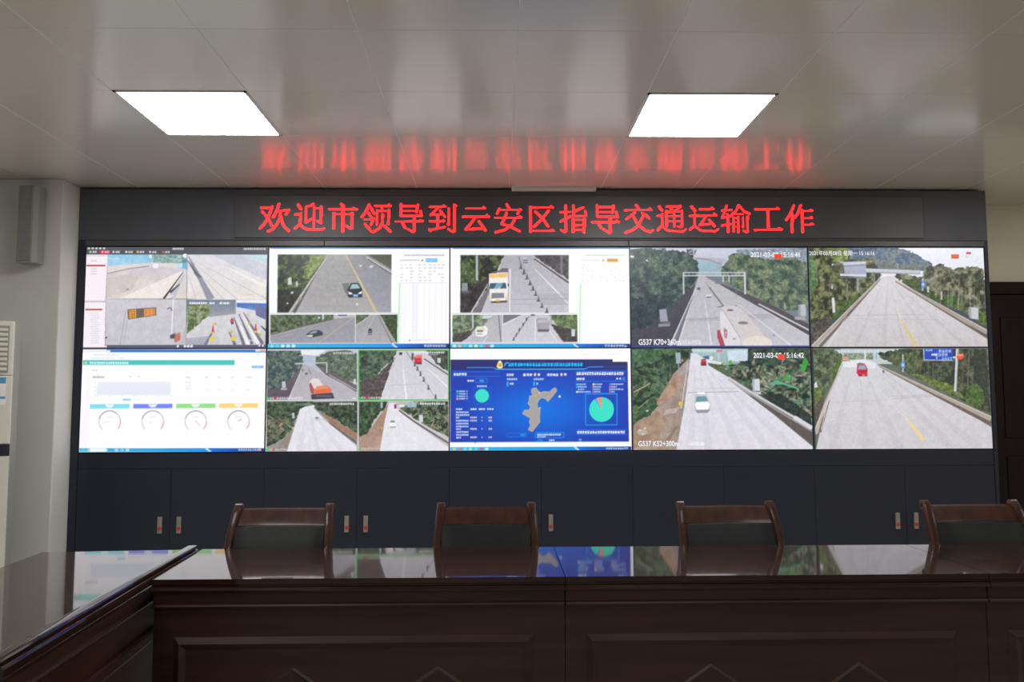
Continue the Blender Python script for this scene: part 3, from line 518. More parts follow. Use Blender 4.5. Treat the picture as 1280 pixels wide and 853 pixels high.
def screen_gauges():
    p = Paint(16, WHT)
    p.box(60, 28, 1260, 47, (44, 118, 214)); p.box(62, 28, 218, 47, (236, 238, 246)); p.ell(230, 42, 12, 9, (236, 238, 246)); p.box(1185, 28, 1215, 42, (210, 215, 235)); p.box(1215, 28, 1256, 42, (220, 170, 170))
    p.poly([(62, 47), (110, 47), (90, 690), (38, 690)], (255, 252, 255), (252, 246, 253)); p.line([(98, 135), (74, 690)], 3, (238, 238, 246))
    p.glyphs(130, 60, 170, 8, (205, 205, 214), al=.5); p.glyphs(110, 80, 90, 9, (212, 212, 218), al=.5); p.glyphs(195, 80, 75, 9, (212, 212, 218), al=.5); p.glyphs(290, 80, 40, 9, (212, 212, 218), al=.5); p.glyphs(1190, 58, 30, 8, (205, 205, 212), al=.5)
    p.box(62, 98, 1050, 130, (70, 200, 196)); p.ell(80, 117, 8, 9, (250, 200, 150)); p.glyphs(106, 109, 254, 16, (238, 252, 252), pitch=15)
    p.glyphs(1080, 84, 24, 6, (215, 215, 222), al=.5); p.glyphs(1100, 104, 80, 6, (220, 220, 228), al=.4); p.poly([(1165, 135), (1238, 135), (1236, 149), (1162, 149)], (84, 164, 240)); p.glyphs(1172, 138, 56, 8, (200, 226, 250))
    p.glyphs(122, 161, 38, 8, (196, 192, 198), al=.6); p.glyphs(124, 203, 78, 13, (150, 150, 158), al=.7); p.glyphs(362, 203, 20, 8, (200, 200, 208), al=.6); p.glyphs(415, 203, 22, 8, (200, 200, 208), al=.6)
    p.poly([(158, 240), (636, 240), (633, 326), (152, 326)], (236, 238, 250), (228, 234, 246))
    for y in (245, 275, 300, 328): p.glyphs(135, y - 4, 13, 6, (200, 200, 208), al=.5)
    for k in range(7): p.ell(155 + k * 80, 333, 3, 3, (200, 205, 215))
    p.glyphs(322, 350, 52, 13, (100, 190, 190), al=.8); p.glyphs(400, 352, 24, 9, (220, 222, 230), al=.6)
    for x in (730, 858, 940, 1026, 1125): p.glyphs(x, 206, 36 if x in (730, 1125) else 20, 9, (196, 198, 208), al=.6); p.glyphs(x + 6, 290, 12, 7, (205, 206, 214), al=.6)
    for y in (240, 260, 278): p.glyphs(730, y, 40, 8, (208, 210, 222), al=.5)
    for x0, x1, c in ((106, 366, (130, 226, 242)), (389, 645, (120, 138, 250)), (669, 926, (150, 226, 138)), (949, 1204, (253, 214, 126))):
        yb = 387 - (x0 - 106) * .006; p.poly([(x0 + 1, yb), (x1, yb - 2), (x1 - 1, yb + 27), (x0, yb + 29)], c)
        m = (x0 + x1) / 2; p.poly([(m - 32, yb), (m + 32, yb), (m + 12, yb + 24), (m - 12, yb + 24)], (235, 248, 252), al=.75); p.glyphs(m - 24, yb + 6, 48, 11, WHT)
        cy = 500; r = 70; p.arc(m, cy, r, 135, 250, 5, (196, 192, 206)); p.arc(m, cy, r, 195, 310, 6, (150, 146, 164)); p.arc(m, cy, r, 310, 360, 5, (182, 176, 190)); p.arc(m, cy, r, 0, 42, 6, (214, 150, 158))
        p.glyphs(m - 18, cy - 34, 38, 7, (214, 210, 220), al=.6)
    p.line([(190, 508), (236, 500)], 3, (220, 205, 212)); p.line([(490, 506), (520, 500)], 3, (225, 215, 222)); p.line([(792, 494), (830, 532)], 5, (228, 190, 194)); p.line([(1075, 496), (1098, 486)], 5, (180, 178, 186))
    taskbar(p, 36, 1246, 675, 700, [(120, 190, 230), (200, 220, 180), (245, 245, 248), (250, 250, 252), (252, 252, 252), (60, 160, 230), (220, 220, 230), (160, 210, 230), (220, 235, 240)])
    p.box(105, 676, 210, 698, (244, 246, 250)); p.ell(1216, 685, 10, 8, (240, 170, 180))
    return p

def screen_quad():
    p = Paint(17, (190, 192, 198))
    # tankers under the gantry
    p.poly([(28, 28), (626, 28), (624, 366), (24, 366)], (190, 196, 210), (176, 178, 186))
    p.poly([(240, 60), (380, 70), (380, 110), (250, 110)], (176, 190, 204)); p.poly([(255, 30), (420, 30), (360, 68), (255, 60)], (232, 234, 242))
    p.fol([(28, 34), (250, 34), (270, 110), (240, 160), (120, 300), (26, 320)], [(66, 82, 88), (84, 104, 104), (104, 124, 116), (126, 142, 128)], 36); p.fol([(350, 80), (430, 40), (560, 30), (626, 60), (626, 250), (520, 230), (420, 180), (350, 130)], [(86, 104, 96), (110, 128, 110), (134, 150, 126)], 30)
    p.poly([(26, 300), (130, 285), (262, 130), (262, 150), (170, 366), (24, 366)], (104, 98, 106), (92, 84, 94), grain=8); p.poly([(350, 130), (626, 270), (626, 310), (420, 200)], (110, 100, 102))
    p.poly([(264, 124), (276, 122), (624, 330), (624, 366), (176, 366)], (178, 174, 182), (186, 180, 188), grain=5); p.line([(240, 66), (340, 72)], 7, (180, 184, 196)); p.line([(210, 122), (425, 116)], 8, (196, 198, 206)); p.line([(424, 116), (424, 185)], 8, (198, 200, 208)); p.line([(300, 158), (320, 192)], 6, (120, 116, 124))
    p.taper((255, 160), (168, 366), 3, 9, (206, 202, 210)); p.taper((440, 200), (624, 312), 4, 10, (122, 112, 116)); p.line([(440, 198), (624, 302)], 4, (206, 202, 208)); p.poly([(124, 244), (148, 240), (152, 284), (126, 286)], (190, 192, 200)); p.box(118, 286, 158, 300, (170, 170, 180)); p.poly([(602, 226), (618, 226), (618, 262), (600, 262)], (210, 212, 218)); p.ell(262, 166, 7, 6, (110, 108, 116)); p.ell(288, 190, 9, 8, (100, 98, 106))
    p.poly([(308, 240), (330, 222), (372, 226), (398, 268), (400, 290), (330, 296), (314, 280)], (226, 216, 216)); p.poly([(306, 262), (318, 250), (340, 300), (338, 330), (316, 320)], (176, 84, 84)); p.poly([(340, 292), (430, 272), (458, 300), (450, 326), (346, 334)], (226, 110, 78)); p.poly([(352, 276), (420, 268), (440, 292), (352, 300)], (236, 140, 104)); p.poly([(318, 330), (462, 320), (474, 358), (322, 366)], (64, 62, 76)); p.box(352, 334, 456, 350, (96, 92, 108))
    # the median with a red lorry
    p.poly([(640, 34), (1236, 34), (1234, 366), (640, 366)], (206, 204, 212), (214, 212, 220), grain=5)
    p.fol([(640, 34), (895, 34), (870, 90), (800, 150), (740, 240), (640, 262)], [(48, 66, 62), (68, 92, 78), (92, 118, 96), (120, 142, 116)], 30); p.fol([(640, 250), (760, 200), (880, 80), (850, 160), (780, 366), (640, 366)], [(82, 74, 78), (100, 92, 92), (120, 110, 106)], 20)
    p.fol([(1085, 34), (1236, 34), (1236, 180), (1160, 130)], [(62, 66, 66), (84, 90, 84), (108, 112, 104)], 24); p.line([(1060, 70), (1236, 186)], 6, (212, 210, 216)); p.line([(1075, 90), (1236, 200)], 9, (100, 96, 104)); p.box(1164, 84, 1186, 118, (206, 210, 216))
    p.taper((868, 110), (790, 366), 4, 10, (220, 218, 224)); p.taper((872, 130), (838, 180), 4, 10, (190, 186, 192)); p.taper((935, 170), (955, 366), 6, 12, (242, 242, 246)); p.line([(935, 45), (936, 170)], 3, (230, 230, 236)); p.line([(955, 40), (1000, 110)], 5, (130, 128, 138))
    for x, y in ((1012, 130), (1030, 160), (1050, 195), (1072, 235), (1102, 290), (1150, 352)): p.taper((x, y - 22), (x, y + 12), 5, 16, (84, 84, 94))
    p.line([(1000, 110), (1140, 345)], 3, (130, 128, 138)); p.taper((1090, 150), (1234, 285), 3, 10, (236, 236, 242)); p.line([(835, 270), (1085, 262)], 3, (180, 178, 186))
    p.poly([(1006, 78), (1050, 68), (1060, 90), (1058, 124), (1022, 128), (1010, 108)], (206, 58, 74)); p.poly([(1020, 64), (1062, 58), (1062, 80), (1010, 86)], (230, 120, 130)); p.box(1022, 116, 1058, 128, (96, 60, 70)); p.box(908, 46, 928, 64, (60, 62, 74)); p.box(990, 52, 1004, 98, (80, 84, 96))
    # bend with banana plants
    p.poly([(24, 378), (626, 378), (624, 714), (20, 714)], (150, 150, 146))
    p.fol([(24, 378), (330, 378), (330, 400), (240, 430), (200, 560), (110, 640), (22, 690)], [(44, 62, 52), (62, 84, 64), (88, 110, 84), (112, 130, 104)], 30); p.fol([(24, 500), (160, 480), (150, 560), (80, 640), (22, 660)], [(70, 70, 60), (110, 112, 96), (160, 150, 130), (90, 92, 78)], 26); p.leaves([(30, 470), (190, 440), (180, 560), (60, 640), (26, 640)], 40, [(90, 120, 84), (150, 140, 120), (70, 100, 70), (168, 160, 140)], 60, 12)
    p.poly([(110, 660), (200, 560), (230, 470), (240, 440), (165, 714), (90, 714)], (140, 130, 124), (150, 138, 132), grain=10)
    p.fol([(320, 384), (626, 378), (626, 600), (480, 500), (350, 430)], [(38, 54, 46), (54, 74, 58), (78, 98, 76), (104, 122, 96)], 28); p.poly([(345, 430), (470, 500), (626, 600), (626, 640), (440, 520)], (150, 120, 100), (164, 124, 98), grain=12)
    p.poly([(245, 430), (280, 412), (340, 402), (342, 420), (400, 500), (620, 680), (622, 714), (158, 714), (205, 560)], (226, 226, 234), (228, 226, 234), grain=7, cell=24)
    for a, b in (((290, 430), (240, 714)), ((310, 430), (360, 714)), ((320, 440), (520, 714))): p.taper(a, b, 4, 40, (206, 204, 214), .4)
    p.line([(335, 420), (440, 520), (622, 660)], 8, (168, 164, 168)); p.line([(345, 440), (450, 540), (622, 682)], 4, (230, 228, 232)); p.poly([(430, 510), (622, 648), (622, 668), (440, 530)], (110, 104, 106))
    p.poly([(344, 500), (346, 484), (364, 478), (380, 492), (380, 504), (360, 510)], (196, 202, 206)); p.box(348, 486, 366, 494, (90, 110, 116)); p.poly([(190, 456), (208, 452), (212, 490), (194, 496)], (176, 186, 196)); p.ell(198, 556, 6, 8, (220, 190, 70)); p.ell(260, 398, 60, 10, (140, 170, 160), al=.4)
    # banana grove with a white car
    p.poly([(638, 378), (1236, 378), (1234, 714), (634, 714)], (190, 188, 188))
    p.fol([(638, 380), (830, 380), (815, 420), (740, 500), (700, 590), (636, 610)], [(40, 60, 48), (58, 84, 60), (82, 110, 78), (108, 132, 98)], 28); p.poly([(634, 620), (720, 560), (815, 420), (830, 400), (775, 714), (634, 714)], (160, 128, 108), (176, 150, 134), grain=18, cell=26)
    p.fol([(636, 560), (710, 560), (700, 590), (640, 620)], [(50, 80, 54), (84, 112, 74)], 16)
    p.fol([(905, 430), (1000, 380), (1236, 380), (1236, 620), (1100, 560), (990, 480)], [(40, 56, 50), (66, 86, 68), (108, 122, 100), (150, 146, 128)], 26); p.leaves([(960, 420), (1236, 390), (1236, 600), (1050, 520)], 60, [(60, 104, 66), (140, 150, 120), (172, 160, 140), (90, 140, 90)], 54, 11)
    p.poly([(840, 390), (880, 390), (930, 470), (1234, 690), (1234, 714), (775, 714), (815, 480)], (228, 227, 234), (230, 228, 236), grain=6, cell=24); p.fol([(960, 390), (1030, 380), (1020, 420), (960, 420)], [(180, 206, 216), (206, 222, 230)], 20)
    p.line([(890, 420), (1000, 500), (1234, 640)], 12, (206, 202, 208)); p.line([(905, 440), (1010, 520), (1234, 664)], 10, (92, 86, 92)); p.box(872, 400, 888, 428, (150, 60, 70)); p.poly([(1038, 474), (1064, 472), (1066, 520), (1040, 522)], (206, 214, 216)); p.box(782, 386, 796, 424, (170, 186, 200)); p.poly([(900, 405), (940, 400), (935, 420), (905, 420)], (226, 230, 236)); p.poly([(915, 430), (945, 420), (950, 440), (930, 446)], (90, 120, 70))
    p.poly([(840, 550), (840, 515), (852, 502), (872, 502), (884, 515), (886, 552), (878, 560), (846, 560)], (238, 240, 244)); p.poly([(844, 522), (850, 508), (874, 508), (880, 522)], (110, 150, 150)); p.box(844, 550, 882, 558, (150, 152, 160)); p.ell(790, 558, 6, 8, (226, 184, 40))
    for x0, y0, x1, y1, c, w in ((24, 28, 628, 368, (200, 200, 206), 5), (638, 32, 1238, 370, (70, 190, 80), 7), (22, 376, 628, 716, (200, 200, 206), 4), (634, 376, 1236, 716, (200, 200, 206), 4)):
        p.line([(x0, y0), (x1, y0), (x1, y1), (x0, y1), (x0, y0)], w, c)
    for x, y in ((440, 388), (1045, 388)): p.glyphs(x, y, 168, 15, (238, 238, 242), al=.85)
    p.glyphs(468, 44, 145, 14, (225, 226, 234), al=.7); p.glyphs(1008, 40, 205, 14, (235, 235, 240), al=.8); p.glyphs(1020, 58, 150, 8, (225, 225, 230), al=.5)
    for x, y in ((30, 348), (640, 348)): p.glyphs(x + 12, y, 222, 15, (228, 228, 236), al=.65); p.ell(x + 6, y + 8, 12, 7, (40, 205, 100)); p.ell(x + 52, y + 8, 10, 9, (214, 54, 60))
    p.glyphs(40, 696, 120, 12, (220, 218, 224), al=.5); p.glyphs(650, 692, 130, 12, (214, 206, 204), al=.5); p.ell(24, 704, 10, 8, (40, 215, 110)); p.ell(70, 704, 10, 9, (214, 90, 100)); p.ell(642, 702, 8, 6, (60, 205, 90)); p.glyphs(598, 354, 22, 8, WHT); p.glyphs(1206, 352, 14, 8, WHT)
    p.detail(26, 30, 1232, 712, 10, 6)
    return p

def screen_map():
    p = Paint(18, WHT)
    p.poly([(42, 100), (1222, 100), (1232, 658), (38, 658)], (22, 44, 150), (14, 40, 150))
    H, W = p.c.shape[:2]; Y, X = np.mgrid[0:H, 0:W]; g = np.exp(-(((X - 620) / 430.) ** 2 + ((Y - 440) / 210.) ** 2) * 1.1)[..., None]
    blue = np.array((30, 58, 176)) * (1 - g) + np.array((2, 112, 226)) * g; m = (X > 42) & (X < 1232) & (Y > 160) & (Y < 658); p.c[m] = blue[m]
    p.box(42, 98, 1222, 168, (40, 46, 112)); p.poly([(330, 165), (350, 120), (930, 120), (960, 150), (940, 170)], (26, 40, 132)); p.box(1122, 92, 1226, 115, WHT); p.poly([(1222, 92), (1236, 92), (1244, 662), (1232, 662)], WHT); p.poly([(36, 655), (1245, 655), (1245, 690), (36, 690)], WHT); p.glyphs(925, 58, 60, 8, (222, 222, 230), al=.6); p.glyphs(1085, 58, 90, 8, (220, 220, 228), al=.5, pitch=28)
    p.line([(150, 152), (325, 152), (345, 164), (935, 164), (965, 150), (1060, 148)], 7, (36, 150, 240)); p.line([(345, 164), (935, 164)], 7, (50, 196, 250)); p.line([(1060, 148), (1220, 147)], 4, (40, 80, 180))
    p.poly([(372, 104), (386, 118), (392, 145), (384, 158), (358, 158), (348, 146), (356, 118)], (246, 214, 96)); p.ell(371, 112, 9, 7, (252, 244, 226)); p.ell(371, 138, 9, 11, (196, 158, 76)); p.ell(371, 152, 18, 6, (250, 238, 180))
    p.line([(404, 142), (404, 130), (414, 120), (430, 122)], 8, (40, 200, 250)); p.glyphs(428, 121, 496, 24, (24, 200, 252), pitch=20)
    for y, x0, x1 in ((180, 55, 370), (212, 55, 370), (180, 875, 1215), (247, 872, 1215), (575, 878, 1215), (606, 878, 1215)): p.line([(x0, y), (x1, y)], 5, (34, 116, 214))
    p.box(600, 150, 700, 151, (0, 0, 0)); p.glyphs(64, 188, 88, 17, WHT); p.glyphs(155, 234, 44, 12, WHT); p.line([(210, 226), (288, 226), (288, 254), (210, 254), (210, 226)], 5, (30, 130, 220)); p.glyphs(234, 233, 32, 14, (60, 190, 240)); p.glyphs(218, 271, 66, 12, (226, 230, 250))
    for k, c in enumerate(((70, 205, 170), (50, 130, 230), (60, 190, 240), (250, 150, 120))): p.box(80, 305 + k * 17, 94, 318 + k * 17, c); p.glyphs(98, 306 + k * 17, 42, 10, (225, 230, 250)); p.glyphs(147, 306 + k * 17, 9, 9, (225, 230, 250))
    p.line([(196, 288), (304, 288), (304, 396), (196, 396), (196, 288)], 4, (30, 104, 214)); p.ell(251, 342, 46, 46, (56, 226, 200))
    p.glyphs(77, 426, 44, 12, WHT); p.glyphs(172, 426, 44, 12, WHT); p.glyphs(228, 426, 44, 12, WHT); p.glyphs(284, 426, 44, 12, WHT)
    for y, w in ((446, 86), (465, 90), (483, 24), (503, 86), (523, 84), (542, 84), (560, 34), (580, 84), (599, 84), (618, 34)): p.glyphs(77, y, w, 12, (235, 238, 250))
    for y in (482, 503, 559, 616): p.glyphs(171, y, 46, 12, (250, 218, 205)); p.ell(250, y + 6, 4, 5, (190, 190, 240)); p.glyphs(293, y, 24, 12, (245, 215, 220))
    p.glyphs(415, 192, 50, 18, (235, 240, 252)); p.glyphs(525, 192, 64, 18, WHT); p.ell(605, 200, 8, 11, (246, 206, 160)); p.ell(630, 200, 8, 9, (235, 240, 252)); p.glyphs(684, 192, 78, 18, WHT); p.ell(781, 200, 8, 11, (246, 206, 160)); p.ell(806, 199, 9, 9, (235, 240, 252))
    p.glyphs(417, 224, 70, 13, (220, 230, 252)); p.glyphs(596, 224, 68, 13, (220, 230, 252)); p.box(415, 247, 426, 278, (40, 180, 245)); p.glyphs(434, 254, 30, 14, (225, 235, 252)); p.box(592, 247, 603, 276, (40, 180, 245)); p.glyphs(612, 254, 14, 14, (225, 235, 252))
    isl = [(585, 292), (612, 290), (622, 306), (640, 322), (668, 314), (700, 318), (722, 296), (740, 288), (750, 308), (722, 345), (690, 382), (672, 362), (648, 355), (628, 372), (618, 400), (622, 430), (640, 418), (636, 455), (634, 490), (636, 518), (612, 550), (585, 584), (557, 572), (575, 540), (564, 520), (575, 495), (545, 478), (520, 462), (535, 438), (564, 440), (575, 415), (556, 395), (566, 372), (566, 345), (588, 340), (580, 310)]
    p.poly(isl, (166, 164, 160), grain=3); p.line(isl + [isl[0]], 4, (206, 180, 160)); p.ell(634, 324, 6, 5, (206, 222, 226)); p.ell(612, 342, 5, 4, (190, 200, 200)); p.ell(690, 348, 4, 4, (190, 205, 205)); p.ell(768, 348, 8, 8, (225, 240, 252))
    p.line([(415, 595), (545, 595), (545, 620), (415, 620), (415, 595)], 3, (20, 130, 230)); p.ell(522, 607, 20, 10, (20, 140, 235)); p.line([(605, 600), (612, 592), (798, 592), (798, 622), (782, 628), (605, 626), (605, 600)], 5, (24, 150, 245)); p.glyphs(616, 599, 162, 13, (232, 238, 250)); p.glyphs(616, 614, 60, 11, (200, 220, 250)); p.glyphs(618, 638, 36, 10, (50, 170, 250)); p.glyphs(696, 638, 40, 11, WHT); p.box(600, 652, 680, 657, (40, 190, 250))
    p.glyphs(880, 184, 318, 20, WHT, pitch=17); p.glyphs(880, 222, 58, 16, WHT); p.ell(1152, 228, 6, 7, (225, 232, 250)); p.ell(1172, 228, 6, 7, (225, 232, 250)); p.box(1182, 218, 1206, 240, (36, 120, 210))
    for r in range(4):
        for x, cs, w in ((878, ((60, 200, 180), (40, 180, 240), None, (250, 236, 150)), (54, 60, 44, 86)), (988, ((250, 226, 150), (250, 150, 110), (50, 190, 240), (244, 96, 130)), (54, 46, 40, 40)), (1098, ((50, 130, 250), (240, 84, 160), (56, 214, 160), (240, 60, 150)), (84, 40, 84, 26))):
            y = 260 + r * 17
            if cs[r]: p.box(x, y, x + 12, y + 13, cs[r])
            p.glyphs(x + 13, y + 1, w[r], 10, (215, 228, 250))
    p.line([(942, 332), (1150, 330), (1152, 540), (942, 542), (942, 332)], 7, (24, 146, 236)); p.ell(1048, 437, 83, 84, (56, 226, 200)); p.ell(1048, 437, 83, 84, (250, 148, 84), 248, 270); p.ell(1048, 437, 83, 84, (84, 160, 240), 236, 249); p.line([(1048, 437), (1018, 360)], 3, (210, 170, 240))
    p.glyphs(884, 581, 322, 19, WHT, pitch=17); p.glyphs(895, 634, 20, 10, (190, 205, 240)); p.glyphs(895, 648, 20, 8, (150, 175, 230)); p.line([(1048, 640), (1048, 656)], 3, (90, 110, 200)); p.ell(204, 656, 8, 5, (60, 140, 250))
    taskbar(p, 36, 1248, 688, 714, [(240, 200, 140), (240, 120, 130), (150, 220, 245), (190, 230, 200), (120, 210, 245), (225, 90, 120), (235, 240, 250)])
    return p

def screen_white_car():
    p = Paint(19, (90, 100, 90))
    p.fol([(45, 25), (450, 25), (400, 120), (330, 190), (270, 330), (210, 400), (60, 540), (50, 540)], [(36, 54, 50), (50, 76, 58), (74, 104, 74), (104, 136, 96)], 46); p.fol([(50, 30), (220, 25), (260, 90), (180, 130), (55, 120)], [(56, 92, 64), (80, 120, 84), (104, 142, 104)], 40)
    p.leaves([(55, 150), (270, 110), (260, 310), (160, 400), (60, 500)], 110, [(70, 104, 70), (44, 70, 58), (120, 128, 108), (96, 130, 84)], 66, 12); p.trunks(10, 150, 320, 110, 330, (130, 140, 130), 4, .4)
    p.poly([(60, 540), (210, 400), (280, 320), (320, 200), (420, 100), (445, 100), (400, 400), (345, 708), (55, 708)], (166, 150, 146), (164, 144, 132), grain=26, cell=46); p.poly([(300, 240), (360, 190), (385, 230), (330, 350), (230, 400), (210, 390)], (170, 140, 122), grain=26, cell=30); p.poly([(60, 560), (210, 440), (280, 500), (220, 640), (60, 700)], (164, 138, 118), grain=26, cell=30); p.poly([(270, 440), (370, 420), (340, 460), (260, 470)], (196, 188, 182), al=.7); p.poly([(330, 560), (362, 540), (300, 640), (270, 650)], (120, 110, 108), al=.7)
    p.fol([(110, 430), (170, 370), (225, 410), (160, 480), (70, 520)], [(40, 70, 52), (66, 100, 72), (88, 120, 88)], 22); p.line([(225, 420), (285, 380)], 8, (150, 136, 120)); p.line([(60, 320), (170, 260)], 10, (186, 174, 156), .8); p.line([(90, 430), (160, 370)], 8, (170, 160, 142), .8); p.ell(118, 590, 36, 20, (210, 206, 200), al=.5)
    for x, y in ((100, 575), (135, 562), (122, 600), (150, 445)): p.ell(x, y, 11, 7, (216, 212, 208), al=.8)
    p.poly([(440, 30), (820, 28), (820, 130), (660, 140), (560, 120), (470, 80)], (170, 196, 200), (150, 176, 170), grain=16, cell=20); p.poly([(680, 42), (815, 38), (815, 120), (690, 110)], (206, 222, 232), grain=12, cell=24); p.box(450, 28, 640, 50, (190, 214, 220)); p.fol([(560, 125), (650, 130), (700, 190), (660, 200)], [(84, 104, 70), (110, 128, 84)], 20); p.poly([(500, 92), (560, 100), (650, 120), (640, 135), (560, 125)], (220, 224, 230))
    p.fol([(660, 140), (820, 110), (820, 30), (1235, 28), (1254, 560), (1010, 400), (830, 290), (700, 210)], [(34, 50, 50), (56, 76, 64), (92, 108, 88), (140, 142, 122), (170, 164, 148)], 40)
    p.fol([(820, 28), (1230, 28), (1235, 130), (1000, 150), (830, 110)], [(38, 58, 56), (58, 82, 72), (84, 108, 88)], 34); p.leaves([(680, 150), (1235, 100), (1250, 520), (1010, 390), (800, 270)], 190, [(60, 110, 80), (150, 150, 130), (184, 172, 156), (96, 150, 104), (40, 66, 60), (80, 120, 90)], 74, 15)
    p.poly([(1060, 240), (1090, 180), (1100, 240), (1070, 250)], (70, 160, 80)); p.poly([(1170, 170), (1200, 84), (1226, 120), (1200, 190)], (60, 160, 70)); p.poly([(950, 270), (1010, 240), (1150, 290), (1160, 304), (1050, 270)], (96, 170, 140)); p.poly([(1000, 360), (1150, 380), (1180, 410), (1080, 390)], (70, 140, 110)); p.poly([(690, 120), (705, 100), (720, 130), (700, 140)], (90, 170, 70))
    p.fol([(900, 340), (1040, 330), (1240, 470), (1250, 560), (1010, 420)], [(30, 42, 46), (48, 64, 60), (66, 84, 74)], 30)
    p.poly([(440, 55), (480, 60), (545, 110), (560, 140), (690, 220), (1256, 690), (1256, 708), (345, 708), (400, 400), (425, 200)], (222, 222, 230), (222, 219, 228), grain=7, cell=30)
    for a, b in (((500, 140), (560, 708)), ((520, 140), (760, 708)), ((545, 150), (960, 708)), ((470, 140), (440, 708)), ((560, 170), (1130, 708))): p.taper(a, b, 4, 60, (202, 200, 210), .35)
    p.line([(420, 322), (760, 318)], 6, (166, 162, 170), .8); p.line([(480, 296), (740, 294)], 4, (178, 176, 184), .7); p.taper((420, 120), (375, 430), 3, 8, (226, 224, 226)); p.taper((405, 200), (370, 420), 3, 10, (150, 140, 138)); p.line([(370, 185), (425, 182)], 7, (170, 166, 168))
    p.line([(690, 222), (840, 320), (1250, 562)], 16, (206, 202, 208)); p.line([(690, 234), (840, 336), (1250, 586)], 7, (170, 166, 172)); p.poly([(700, 245), (860, 360), (1256, 600), (1256, 672), (900, 400)], (104, 94, 92), (92, 82, 80), grain=10); p.line([(1130, 490), (1252, 566)], 28, (214, 212, 220))
    p.poly([(850, 236), (898, 230), (902, 312), (852, 316)], (208, 216, 222)); p.poly([(850, 236), (864, 234), (866, 314), (852, 316)], (170, 180, 190)); p.box(850, 318, 908, 336, (196, 194, 200)); p.poly([(338, 56), (370, 52), (376, 126), (342, 130)], (160, 176, 190)); p.line([(358, 130), (362, 190)], 8, (150, 154, 160)); p.ell(384, 106, 7, 10, (230, 120, 90)); p.ell(370, 397, 11, 16, (240, 196, 40))
    p.poly([(505, 140), (508, 100), (540, 94), (545, 140)], (158, 52, 66)); p.poly([(508, 104), (540, 98), (540, 112), (508, 116)], (190, 90, 100)); p.box(510, 132, 542, 142, (70, 46, 56)); p.poly([(518, 80), (560, 74), (565, 102), (540, 96)], (60, 110, 160)); p.ell(576, 90, 14, 14, (226, 226, 230)); p.box(620, 30, 630, 110, (190, 200, 210)); p.box(610, 34, 650, 52, (200, 130, 150))
    p.poly([(462, 400), (470, 340), (480, 322), (534, 320), (552, 348), (572, 398), (570, 440), (550, 460), (486, 462), (466, 442)], (196, 198, 206)); p.poly([(478, 332), (486, 320), (530, 320), (540, 336)], (250, 250, 252)); p.poly([(470, 386), (480, 350), (540, 348), (556, 380)], (110, 152, 164)); p.poly([(466, 402), (480, 388), (556, 386), (570, 402), (556, 438), (482, 442)], (250, 250, 254)); p.poly([(470, 440), (568, 436), (556, 458), (484, 462)], (148, 148, 160)); p.poly([(462, 378), (474, 368), (472, 396)], (200, 200, 206))
    p.glyphs(425, 655, 112, 24, (250, 250, 254), al=.5, pitch=40)
    p.line([(30, 18), (1240, 18)], 14, (50, 70, 140)); p.line([(48, 26), (58, 708)], 5, (70, 84, 110))
    p.detail(12, 28, 1268, 708)
    return p

